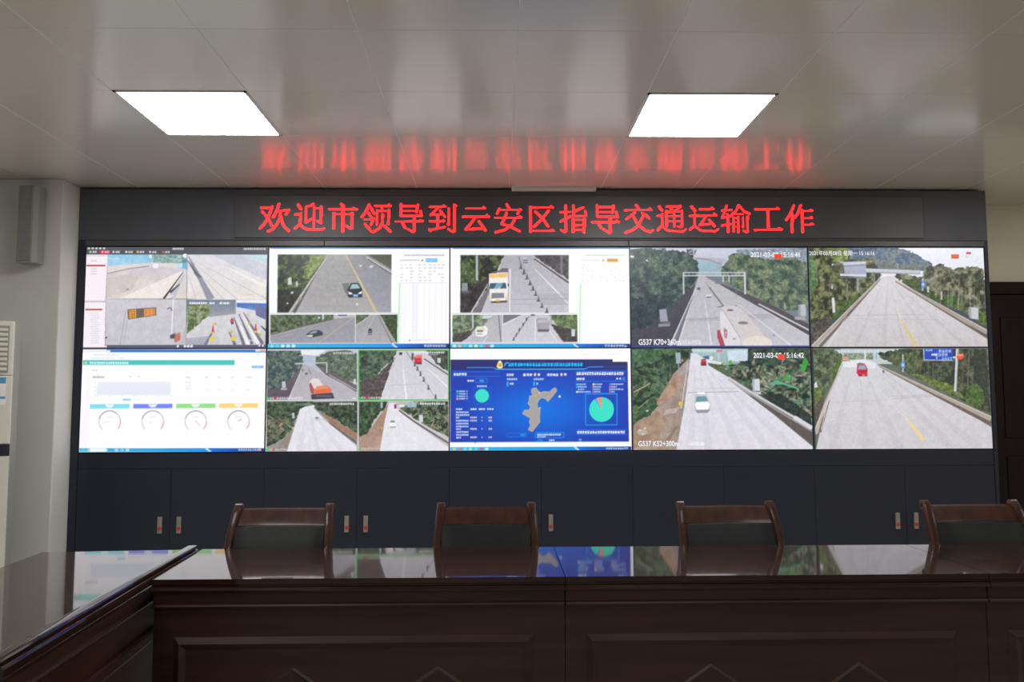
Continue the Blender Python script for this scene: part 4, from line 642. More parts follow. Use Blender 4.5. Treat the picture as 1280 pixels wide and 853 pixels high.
def screen_red_van():
    p = Paint(20, (100, 110, 100))
    p.poly([(240, 28), (660, 28), (660, 130), (240, 130)], (206, 218, 222), (190, 200, 200)); p.fol([(260, 60), (480, 58), (480, 100), (250, 100)], [(120, 140, 110), (150, 170, 140), (180, 196, 176)], 20)
    p.line([(190, 44), (655, 44)], 24, (196, 206, 212)); p.line([(250, 58), (655, 58)], 5, (150, 162, 166))
    for x in range(200, 650, 22): p.line([(x, 36), (x + 11, 54)], 3, (226, 232, 236))
    p.fol([(45, 28), (190, 28), (250, 70), (250, 150), (180, 250), (130, 330), (50, 540)], [(66, 78, 62), (88, 102, 78), (112, 126, 96), (136, 148, 116)], 42); p.fol([(48, 290), (110, 290), (120, 360), (60, 440)], [(84, 110, 54), (112, 136, 70), (140, 158, 96)], 22); p.fol([(50, 430), (130, 330), (120, 420), (60, 600)], [(96, 86, 84), (112, 102, 98)], 18); p.poly([(62, 262), (76, 245), (86, 285), (62, 290)], (216, 218, 224)); p.fol([(180, 160), (250, 80), (252, 150), (190, 240)], [(84, 112, 56), (116, 140, 80)], 18)
    p.fol([(480, 60), (640, 30), (1228, 28), (1255, 480), (1100, 400), (840, 270), (690, 190)], [(46, 54, 48), (62, 72, 60), (82, 92, 74), (112, 120, 92)], 40); p.fol([(490, 80), (780, 40), (760, 200), (690, 180)], [(70, 86, 64), (100, 116, 84), (128, 140, 100)], 30); p.trunks(16, 720, 1220, 80, 300, (120, 112, 100), 6, .4); p.line([(1105, 60), (1094, 310)], 10, (120, 108, 94), .8); p.fol([(1140, 40), (1220, 40), (1235, 420), (1130, 400)], [(54, 62, 54), (72, 80, 66)], 30)
    p.fol([(690, 190), (760, 200), (960, 260), (1050, 330), (1100, 380), (920, 310)], [(84, 104, 52), (116, 136, 70), (140, 156, 90)], 24); p.fol([(1085, 290), (1150, 260), (1200, 310), (1210, 400), (1160, 440), (1080, 390)], [(62, 88, 46), (90, 118, 62), (112, 138, 80)], 26)
    p.poly([(250, 108), (400, 96), (480, 130), (560, 170), (820, 300), (1258, 560), (1268, 705), (75, 705), (140, 400), (220, 180)], (212, 212, 218), (206, 202, 208), grain=6, cell=30); p.poly([(255, 115), (400, 98), (480, 125), (470, 160), (250, 150)], (228, 230, 234))
    for a, b in (((320, 150), (180, 705)), ((370, 220), (420, 705)), ((420, 220), (640, 705)), ((470, 160), (1000, 705)), ((500, 160), (1180, 700))): p.taper(a, b, 4, 60, (188, 184, 192), .3)
    p.line([(590, 365), (900, 345)], 5, (174, 170, 176), .6); p.line([(150, 390), (560, 370)], 4, (186, 182, 188), .6); p.line([(560, 350), (840, 340)], 4, (176, 172, 178), .6)
    p.taper((250, 130), (145, 370), 8, 16, (176, 168, 160)); p.taper((145, 370), (70, 600), 16, 30, (186, 176, 168)); p.taper((165, 370), (100, 590), 4, 18, (120, 106, 100)); p.taper((250, 128), (60, 590), 2, 8, (212, 206, 200)); p.taper((150, 400), (110, 570), 2, 6, (216, 210, 208)); p.taper((105, 600), (80, 705), 3, 8, (220, 216, 216))
    p.taper((490, 138), (1255, 506), 7, 30, (176, 164, 154)); p.taper((500, 148), (1256, 540), 3, 24, (112, 96, 88)); p.taper((490, 134), (1255, 490), 2, 8, (208, 200, 192))
    p.poly([(346, 190), (350, 140), (370, 130), (408, 136), (420, 165), (418, 210), (362, 214)], (206, 46, 76)); p.poly([(354, 166), (362, 140), (404, 140), (412, 166)], (150, 170, 190)); p.poly([(346, 130), (366, 120), (400, 126), (404, 138), (352, 142)], (150, 110, 124)); p.box(362, 202, 418, 213, (120, 44, 60)); p.box(384, 202, 404, 209, (240, 170, 80)); p.poly([(360, 176), (414, 174), (414, 184), (360, 186)], (170, 34, 62)); p.poly([(522, 190), (520, 172), (532, 170), (536, 190)], (110, 110, 116))
    p.poly([(800, 28), (996, 26), (996, 106), (798, 103)], (40, 82, 196), (34, 70, 180)); p.line([(798, 28), (800, 103), (996, 106)], 6, (196, 208, 230)); p.line([(850, 68), (890, 66)], 12, (232, 236, 248)); p.glyphs(812, 30, 46, 14, (206, 216, 240), al=.7); p.glyphs(900, 32, 86, 22, (190, 204, 236), al=.7); p.glyphs(872, 58, 90, 22, (196, 208, 240), al=.7); p.glyphs(920, 84, 70, 18, (190, 200, 236), al=.6); p.line([(884, 84), (888, 96)], 7, (220, 228, 246))
    p.poly([(1016, 28), (1034, 28), (1020, 318), (1004, 318)], (216, 220, 224)); p.poly([(1024, 28), (1034, 28), (1020, 318), (1012, 318)], (186, 192, 196)); p.box(994, 80, 1016, 92, (226, 226, 230)); p.poly([(1018, 82), (1030, 62), (1066, 62), (1068, 90), (1050, 102), (1026, 98)], (234, 92, 58)); p.poly([(1030, 64), (1064, 64), (1064, 76), (1028, 78)], (240, 150, 130))
    p.box(654, 64, 662, 186, (196, 200, 204)); p.box(644, 116, 672, 158, (96, 136, 206)); p.ell(658, 136, 8, 12, (190, 208, 236)); p.line([(465, 30), (468, 105)], 18, (190, 210, 226)); p.line([(402, 40), (404, 105)], 12, (214, 220, 226)); p.ell(272, 92, 20, 12, (220, 150, 150)); p.box(240, 104, 300, 112, (150, 160, 80))
    p.taper((520, 330), (690, 510), 3, 8, (226, 216, 206)); p.taper((690, 510), (800, 650), 14, 26, (234, 212, 152)); p.taper((430, 220), (520, 330), 2, 4, (224, 220, 218))
    p.line([(46, 22), (66, 705)], 12, (44, 50, 60))
    p.detail(12, 28, 1268, 708)
    return p

SHOWS = [  # picture, its corners in the picture's own units (TL TR BR BL)
    (screen_toll, [(68, 42), (1270, 42), (1258, 705), (38, 705)]),
    (screen_black_car, [(45, 47), (1243, 47), (1240, 720), (28, 720)]),
    (screen_lorry, [(45, 48), (1232, 48), (1243, 718), (38, 718)]),
    (screen_tanker, [(35, 48), (1218, 48), (1232, 714), (38, 714)]),
    (screen_empty_road, [(12, 45), (1195, 45), (1225, 712), (32, 712)]),
    (screen_gauges, [(62, 28), (1255, 25), (1245, 697), (35, 702)]),
    (screen_quad, [(28, 22), (1242, 22), (1235, 715), (15, 715)]),
    (screen_map, [(42, 25), (1240, 25), (1250, 712), (35, 712)]),
    (screen_white_car, [(45, 25), (1235, 25), (1258, 708), (55, 708)]),
    (screen_red_van, [(40, 22), (1232, 22), (1268, 705), (62, 705)])]
# ---------------------------------------------------------------- the display wall
DW, DH = 1.2135, .6843; ZC = 1.612
Z0, Z1 = ZC - DH, ZC + DH          # bottom and top of the displays
XE = DW * 2.5
wf = thing('display_wall_frame', 'wide black housing around the ten lit screens, up to the ceiling', 'video wall housing')
b = MB(); b.box(-3.088, 0, Z1 + .045, 3.063, .42, 2.69, MT['header'], bev=.003)
b.build('header_panel', wf)
b = MB()
for x0, x1 in ((-3.036, -1.45), (-1.448, .6), (.602, 3.036)): b.box(x0, -.006, Z1 + .004, x1, .1, Z1 + .043, MT['trimgrey'], bev=.003)
b.build('header_trim', wf)
b = MB(); b.box(-3.088, 0, 0, -XE - .003, .42, Z1 + .045, MT['black'], bev=.003); b.build('side_panel', wf)
b = MB(); b.box(XE + .003, 0, 0, 3.063, .42, Z1 + .045, MT['black'], bev=.003); b.build('side_panel', wf)
b = MB(); b.box(-XE, .001, .821, XE, .42, Z0 - .004, MT['black'], bev=.003); b.build('lower_rail', wf)
b = MB(); b.box(-XE, .12, Z0 - .002, XE, .42, Z1 + .002, MT['seam']); b.build('backing', wf)

def text_mesh(txt, w, h):
    """lettering as mesh faces, fitted to w x h from its lower left corner"""
    cu = bpy.data.curves.new('lettering', 'FONT'); cu.body = txt; cu.resolution_u = 3; cu.fill_mode = 'FRONT'; cu.offset = .022 if txt.isascii() else .006
    o = bpy.data.objects.new('lettering', cu); me = bpy.data.meshes.new_from_object(o); bpy.data.objects.remove(o); bpy.data.curves.remove(cu)
    me.materials.clear()
    n = len(me.vertices); co = np.empty(n * 3, np.float32); me.vertices.foreach_get('co', co); co = co.reshape(-1, 3)
    a, c = co.min(0), co.max(0); out = np.zeros_like(co); out[:, 0] = (co[:, 0] - a[0]) / (c[0] - a[0]) * w; out[:, 2] = (co[:, 1] - a[1]) / (c[1] - a[1]) * h
    me.vertices.foreach_set('co', out.ravel()); me.update(); return me
NU, NV = 320, 181
def display(k, label, overlays=()):
    col, row = k % 5, k // 5; x0 = -XE + col * DW; z0 = Z0 + (1 - row) * DH
    t = thing('display', label, 'screen', (x0, 0, z0), 0, 'video wall screens')
    g = .004; w, h = DW - 2 * g, DH - 2 * g
    b = MB(); b.box(.0005, .002, .0005, DW - .0005, .11, DH - .0005, MT['bezel'])
    for a in ((.0005, .0005, g, DH - .0005), (DW - g, .0005, DW - .0005, DH - .0005), (g, .0005, DW - g, g), (g, DH - g, DW - g, DH - .0005)): b.box(a[0], -.002, a[1], a[2], .002, a[3], MT['bezel'])
    b.build('bezel', t)
    fn, cs = SHOWS[k]; c = fn().sample(cs, NU, NV) / 255.
    c = np.where(c <= .04045, c / 12.92, ((c + .055) / 1.055) ** 2.4)
    U, V = np.meshgrid(np.linspace(0, 1, NU), np.linspace(0, 1, NV)); n = NU * NV
    co = np.stack([g + U * w, np.full(U.shape, .0005), g + (1 - V) * h], -1).reshape(-1, 3)
    i = np.arange(n).reshape(NV, NU); q = np.stack([i[1:, :-1], i[1:, 1:], i[:-1, 1:], i[:-1, :-1]], -1).reshape(-1, 4)
    me = bpy.data.meshes.new('screen'); me.vertices.add(n); me.vertices.foreach_set('co', co.astype(np.float32).ravel())
    me.loops.add(q.size); me.loops.foreach_set('vertex_index', q.astype(np.int32).ravel()); me.polygons.add(len(q)); me.polygons.foreach_set('loop_start', np.arange(0, q.size, 4, dtype=np.int32))
    me.update(calc_edges=True)
    at = me.color_attributes.new('shown', 'FLOAT_COLOR', 'POINT'); at.data.foreach_set('color', np.concatenate([c.reshape(-1, 3), np.ones((n, 1))], 1).astype(np.float32).ravel())
    me.materials.append(MT['shown']); o = bpy.data.objects.new('screen', me); COL.objects.link(o); o.parent = t
    for ov in overlays:
        u0, v0, u1, v1 = ov[1]; X, Z = g + u0 * w, g + (1 - v1) * h; ww, hh = (u1 - u0) * w, (v1 - v0) * h
        if ov[0]:
            m = text_mesh(ov[0], ww, hh); m.materials.append(MT['caption']); m.name = 'caption'; q_ = bpy.data.objects.new('caption', m); COL.objects.link(q_); q_.parent = t; q_.location = (X, -.0004, Z)
        else:
            b = MB(); b.box(0, -.0012, 0, ww, -.0007, hh, MT['badge']); q_ = b.build('overlay_badge', t); q_.location = (X, 0, Z)
    return t
display(0, 'screen showing four toll plaza cameras under a grey menu bar')
display(1, 'screen with a black car on the road and a results table beside it')
display(2, 'screen with a white lorry on the road and an orange tag beside it')
display(3, 'screen showing a tanker lorry on a wide road under a gantry', [('2021-03-08 15:16:41', (.679, .045, .958, .096)), ('G537 K70+360m', (.04, .919, .275, .979)), (None, (.814, .066, .856, .116))])
display(4, 'screen showing an empty road between trees with a hill behind', [('2021年03月08日 星期一 15:16:16', (.006, .028, .378, .08))])
display(5, 'mostly white screen with a teal bar and four round gauges')
display(6, 'screen split into four road cameras, one outlined in green')
display(7, 'blue dashboard screen with a grey map and green pie charts')
display(8, 'screen showing a white car on a bare road beside banana plants', [('2021-03-08 15:16:42', (.681, .044, .965, .098)), ('G537 K52+300m', (.03, .912, .255, .966)), (None, (.817, .06, .859, .114))])
display(9, 'screen showing a red van on a wide road with a blue sign')

# ---------------------------------------------------------------- the red LED sign
# strokes of each character as written on the sign: (points, width), in picture units, then scale and origin
F = 1280 / 90.; F2 = 1280 / 130.
K = lambda x, y, w: ([(x, y), (x + 1, y)], w)
DAO = [([(165, 95), (165, 290)], 65), ([(165, 125), (450, 125)], 50), ([(462, 105), (440, 225)], 62), ([(190, 210), (420, 210)], 45), ([(165, 292), (205, 302), (530, 300)], 52), ([(508, 210), (530, 300)], 58),
       ([(75, 395), (550, 390)], 44), K(512, 375, 60), K(548, 390, 50), ([(402, 320), (396, 565)], 76), ([(380, 582), (280, 525)], 50), ([(195, 420), (238, 500)], 64)]
CHARS = [
 (320, F, [([(95, 155), (285, 155)], 46), ([(292, 138), (270, 195), (222, 330), (165, 430), (85, 522)], 62), ([(118, 228), (215, 335), (288, 468)], 60), ([(405, 92), (385, 180), (345, 265), (312, 322)], 64), ([(400, 215), (590, 192)], 42), ([(590, 195), (562, 232), (532, 278)], 56), ([(438, 250), (420, 350), (372, 458), (300, 540), (228, 572)], 58), ([(445, 300), (470, 420), (520, 505), (585, 560)], 60)]),
 (320, F, [([(745, 105), (795, 180)], 68), ([(695, 275), (790, 268)], 48), ([(792, 255), (780, 440)], 60), ([(770, 455), (692, 522)], 58), ([(778, 450), (850, 513), (940, 543), (1150, 545), (1202, 522)], 54), ([(1010, 90), (962, 118), (885, 140)], 56), ([(885, 140), (888, 415)], 62), ([(890, 420), (990, 348)], 44), ([(1027, 140), (1025, 485)], 60), ([(1030, 165), (1150, 162)], 42), ([(1150, 142), (1145, 420)], 64), ([(1140, 425), (1078, 385)], 42)]),
 (404, F, [([(308, 92), (340, 135)], 62), ([(342, 120), (338, 565)], 82), ([(92, 182), (585, 182)], 46), K(522, 165, 62), K(570, 180, 56), ([(180, 250), (178, 520)], 68), ([(182, 265), (515, 265)], 42), ([(500, 252), (496, 510)], 74), ([(470, 525), (402, 475)], 48)]),
 (404, F, [([(795, 98), (740, 228), (672, 318)], 62), ([(812, 130), (888, 258)], 62), ([(785, 240), (830, 315)], 54), ([(718, 365), (885, 355)], 42), ([(885, 342), (832, 455)], 58), ([(728, 442), (835, 562)], 60), ([(905, 120), (1180, 120)], 46), K(1142, 102, 56), K(1178, 118, 48), ([(1025, 130), (1018, 212)], 56), ([(942, 214), (1150, 212)], 42), ([(942, 205), (936, 445)], 58), ([(1150, 198), (1138, 435)], 68), ([(1040, 272), (1036, 420), (985, 515), (872, 582)], 62), ([(1072, 475), (1168, 572)], 68)]),
 (488, F, DAO),
 (488, F, [([(675, 135), (950, 130)], 46), K(918, 112, 58), K(945, 130, 50), ([(818, 152), (700, 272)], 56), ([(690, 282), (865, 268)], 50), ([(862, 207), (938, 308)], 58), ([(815, 285), (812, 510)], 60), ([(672, 392), (935, 388)], 44), K(910, 374, 56), ([(668, 548), (945, 490)], 50), K(668, 535, 52), K(690, 565, 50), ([(1010, 172), (1006, 448)], 64), ([(1106, 105), (1104, 560)], 74), K(1138, 115, 44), ([(1085, 578), (1002, 530)], 50)]),
 (566, F, [([(208, 165), (545, 160)], 46), K(515, 140, 56), K(542, 160, 50), ([(145, 310), (612, 310)], 48), K(570, 280, 62), K(605, 310, 54), ([(360, 330), (290, 430), (205, 525)], 62), ([(200, 535), (480, 515)], 60), ([(432, 392), (500, 480), (545, 550)], 62)]),
 (566, F, [([(925, 92), (972, 165)], 60), ([(795, 190), (1180, 186)], 42), ([(794, 165), (757, 248)], 60), ([(1162, 178), (1117, 252)], 56), ([(715, 325), (1185, 322)], 42), K(1158, 305, 54), K(1182, 322, 48), ([(922, 242), (880, 350), (838, 428)], 62), ([(835, 435), (960, 470), (1148, 565)], 60), ([(1075, 342), (1010, 455), (885, 545), (732, 583)], 60)]),
 (650, F, [([(150, 135), (150, 568)], 76), ([(150, 145), (540, 140)], 44), K(518, 122, 58), K(545, 142, 48), ([(150, 560), (558, 556)], 44), K(535, 540, 54), K(558, 557, 46), ([(238, 218), (360, 330), (462, 478)], 60), ([(473, 202), (360, 340), (212, 488)], 58)]),
 (650, F, [([(780, 115), (776, 560)], 74), ([(752, 580), (692, 545)], 48), ([(680, 230), (860, 220)], 48), ([(682, 395), (860, 300)], 52), ([(912, 115), (915, 282)], 70), ([(1090, 140), (952, 208)], 54), ([(915, 296), (1138, 292)], 48), ([(1124, 207), (1140, 288)], 54), ([(906, 352), (905, 578)], 66), ([(1104, 352), (1100, 578)], 70), ([(905, 362), (1100, 362)], 42), ([(905, 460), (1100, 456)], 42), ([(905, 540), (1100, 540)], 42)]),
 (734, F, [([(x - 25, y + 9) for x, y in p], w) for p, w in DAO]),
 (734, F, [([(840, 97), (883, 165)], 64), ([(640, 190), (1115, 188)], 44), K(1078, 160, 58), K(1108, 184, 50), ([(810, 232), (662, 348)], 56), ([(942, 242), (1010, 280), (1064, 328)], 60), ([(785, 302), (868, 450), (1000, 552), (1085, 575)], 58), ([(1085, 575), (1138, 542)], 40), ([(952, 302), (870, 468), (760, 548), (642, 588)], 58)]),
 (812, F, [([(138, 122), (188, 195)], 64), ([(98, 290), (190, 280)], 46), ([(190, 265), (185, 460)], 58), ([(175, 468), (108, 545)], 56), ([(187, 468), (260, 533), (330, 558), (560, 562)], 52), ([(560, 562), (610, 525)], 42), ([(268, 125), (520, 120)], 50), K(512, 112, 60), ([(520, 132), (432, 188)], 46), ([(342, 152), (400, 200)], 48), ([(266, 202), (266, 478)], 56), ([(266, 216), (545, 210)], 42), ([(545, 207), (540, 478)], 64), ([(535, 490), (462, 478)], 38), ([(400, 205), (400, 478)], 52), ([(266, 296), (540, 294)], 34), ([(266, 384), (540, 380)], 36)]),
 (812, F, [([(717, 122), (778, 198)], 66), ([(684, 290), (770, 280)], 46), ([(772, 262), (766, 470)], 60), ([(758, 475), (682, 533)], 58), ([(770, 470), (850, 533), (920, 558), (1130, 560)], 54), ([(1130, 560), (1190, 525)], 40), ([(864, 170), (1110, 165)], 46), K(1085, 148, 58), K(1110, 165, 48), ([(800, 286), (1158, 280)], 44), K(1122, 252, 60), K(1155, 276, 52), ([(970, 302), (925, 370), (868, 440)], 56), ([(860, 450), (1060, 430)], 50), ([(1030, 362), (1120, 468)], 62)]),
 (896, F2, [([(42, 135), (165, 125)], 30), K(160, 122, 34), ([(105, 75), (75, 155), (45, 225)], 40), ([(42, 226), (160, 202)], 32), ([(115, 182), (118, 398)], 42), ([(42, 320), (150, 297)], 34), ([(255, 66), (220, 138), (162, 188)], 40), ([(260, 75), (320, 143), (388, 173)], 38), ([(215, 180), (310, 178)], 24), ([(185, 216), (183, 393)], 38), ([(245, 216), (242, 398)], 38), ([(185, 226), (245, 222)], 24), ([(185, 280), (245, 280)], 20), ([(185, 330), (245, 330)], 20), ([(305, 216), (302, 338)], 30), ([(362, 206), (355, 393)], 42), ([(340, 400), (302, 380)], 30)]),
 (896, F2, [([(457, 118), (755, 113)], 32), K(735, 100, 40), K(752, 112, 34), ([(612, 120), (612, 365)], 50), ([(447, 372), (785, 366)], 32), K(752, 348, 40), K(782, 365, 36), K(455, 374, 40)]),
 (896, F2, [([(940, 72), (890, 180), (842, 248)], 44), ([(915, 180), (912, 393)], 50), ([(1026, 67), (985, 170), (945, 223)], 42), ([(1040, 140), (1170, 132)], 30), K(1150, 124, 36), K(1168, 132, 34), ([(1040, 132), (1042, 393)], 52), ([(1070, 226), (1165, 222)], 28), K(1150, 214, 36), K(1162, 222, 32), ([(1070, 308), (1175, 300)], 28), K(1155, 294, 36), K(1172, 300, 32)])]
sg = thing('led_sign', 'red lit Chinese message sign on the black header above the screens', 'sign', (0, 0, 2.48))
b = MB(); b.box(-2.05, -.012, -.125, 2.62, -.001, .165, MT['sign'], bev=.003); b.build('sign_panel', sg)
PIT = .0045
for ox, f, strokes in CHARS:
    pts = []
    for P, w in strokes:
        Q = [(-1.910 + (ox + x / f - 320) / 706 * 3.8285, 2.6195 - (y / f) / 50 * .2745 - 2.48) for x, y in P]; r = w / f / 2 * .00545 * .65
        pts.append((Q, r))
    A = np.array([p for Q, r in pts for p in Q]); i0, j0 = np.floor(A.min(0) / PIT).astype(int) - 5; i1, j1 = np.ceil(A.max(0) / PIT).astype(int) + 5
    I, J = np.meshgrid(np.arange(i0, i1), np.arange(j0, j1)); X, Z = (I + .5) * PIT, (J + .5) * PIT; on = np.zeros(X.shape, bool)
    for Q, r in pts:
        for (ax, az), (bx, bz) in zip(Q, Q[1:]):
            L2 = (bx - ax) ** 2 + (bz - az) ** 2 + 1e-12; t = np.clip(((X - ax) * (bx - ax) + (Z - az) * (bz - az)) / L2, 0, 1)
            on |= (X - ax - t * (bx - ax)) ** 2 + (Z - az - t * (bz - az)) ** 2 < r * r
    vs, fs = [], []; h1, h2 = PIT * .48, PIT * .40
    for x, z in zip(X[on], Z[on]):
        n = len(vs)
        for h, y in ((h1, -.0122), (h2, -.0142)): vs += [(x - h, y, z - h), (x + h, y, z - h), (x + h, y, z + h), (x - h, y, z + h)]
        fs += [(n + 4, n + 5, n + 6, n + 7)] + [(n + k, n + (k + 1) % 4, n + 4 + (k + 1) % 4, n + 4 + k) for k in range(4)]
    me = bpy.data.meshes.new('character'); me.from_pydata(vs, [], fs); me.materials.append(MT['led']); o = bpy.data.objects.new('character', me); COL.objects.link(o); o.parent = sg

# ---------------------------------------------------------------- cabinets under the displays
def cabinet():
    t = thing('storage_cabinet', 'black two-door cabinet under the gauge screen, handles side by side', 'cabinet', (0, 0, 0), 0, 'cabinets under the screens')
    h = DW / 2; b = MB(); b.box(-h + .001, .022, .001, h - .001, .42, .82, MT['black'], bev=.002); b.box(-h + .001, .01, .001, h - .001, .03, .078, MT['seam']); b.build('body', t)
    for s in (-1, 1):
        x0, x1 = (s * .0009, s * (h - .0009)); b = MB(); b.box(x0, .001, .082, x1, .021, .8195, MT['black'], bev=.001); dr = b.build('door', t)
        b = MB(); x = s * .062; b.box(x - .0145, -.011, .405, x + .0145, .0015, .512, MT['steel'], bev=.0025); b.box(x - .0095, -.0125, .46, x + .0095, -.0105, .50, MT['steel'], bev=.001)
        b.box(x - .0105, -.0128, .424, x + .0105, -.0105, .447, MT['red'], bev=.002); b.build('handle', dr)
    return t
c0 = cabinet()
for k, lab in enumerate(('black two-door cabinet under the screen with four gauges', 'black two-door cabinet under the screen split into four cameras', 'black two-door cabinet under the blue dashboard screen', 'black two-door cabinet under the screen with a white car', 'black two-door cabinet under the screen with a red van')):
    c = c0 if k == 0 else copy_tree(c0); c.location = ((k - 2) * DW, 0, 0); c['label'] = lab

# ---------------------------------------------------------------- conference tables
def edge_profile(y, s):
    """moulded table edge, going down the side; y = outer face, s = direction outwards"""
    return [(y - s * .0004, .76), (y, .745), (y - s * .004, .7425), (y - s * .004, .7395), (y + s * .003, .737), (y + s * .006, .730), (y + s * .003, .724), (y - s * .006, .720)]
def table(name_label, x0, x1, group, skew=0.):
    """one straight section: front (towards -y) at y = 0, back at y = .466"""
    t = thing('conference_table', name_label, 'table', (x0, -3.036, 0), 0, group); L = x1 - x0
    b = MB(); prof = edge_profile(0, -1) + edge_profile(.466, 1)[::-1]; b.prism(prof, .001, L - .001, MT['wood'])
    for v in b.bm.verts:
        if v.co.x < .01: v.co.x -= skew * v.co.y / .466
    b.build('table_top', t)
    b = MB(); b.box(.002, .014, .690, L - .002, .034, .7198, MT['woodside']); b.prism([(.014, .69), (.008, .688), (.006, .683), (.009, .678), (.016, .676), (.034, .676), (.034, .69)], .002, L - .002, MT['woodside'])
    b.box(.03 + skew, .436, .64, L - .03, .452, .7198, MT['woodside']); b.build('apron', t)
    # modesty panel with raised frame and two inlaid diamonds
    b = MB(); b.box(.001, .022, .09, L - .001, .033, .677, MT['woodside'])
    fx0, fx1, fz0, fz1 = .06, L - .09, .17, .596; w = .034
    def rail(p, q, r, s_):   # bevelled picture-frame rail between outer edge p-q and inner edge s-r
        m = [((a[0] + c[0]) / 2, (a[1] + c[1]) / 2) for a, c in ((p, s_), (q, r))]
        P = lambda v, y: (v[0], y, v[1])
        for u in ([P(p, .0215), P(q, .0215), P(m[1], .011), P(m[0], .011)], [P(m[0], .011), P(m[1], .011), P(r, .019), P(s_, .019)]): b.face(u, MT['woodside'])
    o = [(fx0, fz0), (fx1, fz0), (fx1, fz1), (fx0, fz1)]; n = [(fx0 + w, fz0 + w), (fx1 - w, fz0 + w), (fx1 - w, fz1 - w), (fx0 + w, fz1 - w)]
    for k in range(4): rail(o[k], o[(k + 1) % 4], n[(k + 1) % 4], n[k])
    b.face([(v[0], .019, v[1]) for v in n], MT['woodside']); b.build('front_panel', t)
    for cx in (L * .34, L * .69):
        hx, hz, zc, tw = .20, .135, .378, .0035; b = MB(); R_ = [(cx, zc + hz), (cx + hx, zc), (cx, zc - hz), (cx - hx, zc)]; r_ = [(cx, zc + hz - .016), (cx + hx - .022, zc), (cx, zc - hz + .016), (cx - hx + .022, zc)]
        for k in range(4):
            a, c, d_, e = R_[k], R_[(k + 1) % 4], r_[(k + 1) % 4], r_[k]; mm = [((a[0] + e[0]) / 2, (a[1] + e[1]) / 2), ((c[0] + d_[0]) / 2, (c[1] + d_[1]) / 2)]
            b.face([(a[0], .0188, a[1]), (c[0], .0188, c[1]), (mm[1][0], .0145, mm[1][1]), (mm[0][0], .0145, mm[0][1])], MT['inlay']); b.face([(mm[0][0], .0145, mm[0][1]), (mm[1][0], .0145, mm[1][1]), (d_[0], .0188, d_[1]), (e[0], .0188, e[1])], MT['inlay'])
        b.build('diamond_moulding', t)
    for x in (.002 + skew, L - .022): b = MB(); b.box(x, .034, .05, x + .02, .43, .7198, MT['woodside'], bev=.002); b.build('end_panel', t)
    b = MB(); b.box(.002, .016, 0, L - .002, .06, .0895, MT['woodside'], bev=.003); b.box(.002 + skew, .06, 0, .03 + skew, .44, .0495, MT['woodside']); b.box(L - .03, .06, 0, L - .002, .44, .0495, MT['woodside']); b.build('plinth', t)
    return t
g = 'straight sections of the long conference table'
table('dark glossy table section behind which the two chairs nearest the corner stand', -1.260, -.101, g, .028)
table('dark glossy middle table section, the blue dashboard mirrored in its top', -.101, 1.11, g)
table('dark glossy table section in front of the rightmost wooden chair, cut by the picture edge', 1.11, 2.32, g)

def side_table(label, d0, L, joints):
    """section of the left wing: local x runs towards the viewer, local y towards the left wall, raised lip along y = 0"""
    t = thing('conference_table', label, 'table', (0, 0, 0), 0, 'left wing of the conference table'); a = math.radians(3.75)
    ux = Vector((math.sin(a), -math.cos(a), 0)); uy = Vector((-math.cos(a), -math.sin(a), 0))      # left-handed on purpose: mirrored below
    t.location = Vector((-1.303, -2.574, 0)) + ux * d0; t.rotation_euler = (0, 0, math.atan2(ux.y, ux.x))
    # rotated frame: +x along ux, +y = to the viewer's right of it, so the left wall lies at -y
    b = MB(); prof = [(-y, z) for y, z in edge_profile(.50, 1)] + [(-.012, .72), (-.012, .76)]; b.prism(prof, .001, L - .001, MT['wood']); b.build('table_top', t)
    c = [0.] + joints + [L]
    for p, q in zip(c, c[1:]):
        b = MB(); b.prism([(-.034, .7602), (-.033, .769), (-.029, .7735), (-.006, .7745), (-.001, .773), (.001, .769), (-.003, .7665), (-.003, .763), (.004, .760), (.008, .752), (.008, .742), (.002, .734), (-.011, .722), (-.0118, .7602)], p + .0012, q - .0012, MT['wood']); b.build('edge_rail', t, True)
    b = MB(); b.box(.002, -.03, .690, L - .002, -.016, .7198, MT['woodside']); b.prism([(-.018, .69), (-.01, .688), (-.008, .683), (-.011, .678), (-.018, .676), (-.03, .676), (-.03, .69)], .002, L - .002, MT['woodside']); b.build('apron', t)
    b = MB(); b.box(.022, -.034, .09, L - .022, -.024, .677, MT['woodside'])
    for x0, x1, z0, z1 in ((.07, L - .07, .562, .596), (.07, L - .07, .17, .204), (.07, .104, .204, .562), (L - .104, L - .07, .204, .562)): b.box(x0, -.026, z0, x1, -.012, z1, MT['woodside'], bev=.006)
    b.build('front_panel', t)
    for x in (.002, L - .022): b = MB(); b.box(x, -.46, .05, x + .02, -.036, .7198, MT['woodside'], bev=.002); b.build('end_panel', t)
    b = MB(); b.box(.002, -.062, 0, L - .002, -.018, .0895, MT['woodside'], bev=.003); b.box(.002, -.47, 0, .03, -.062, .0495, MT['woodside']); b.box(L - .03, -.47, 0, L - .002, -.062, .0495, MT['woodside']); b.build('plinth', t)
    return t
side_table('dark glossy side table with raised edge rail running along the left wall', 0., 1.21, [.405, 1.057])

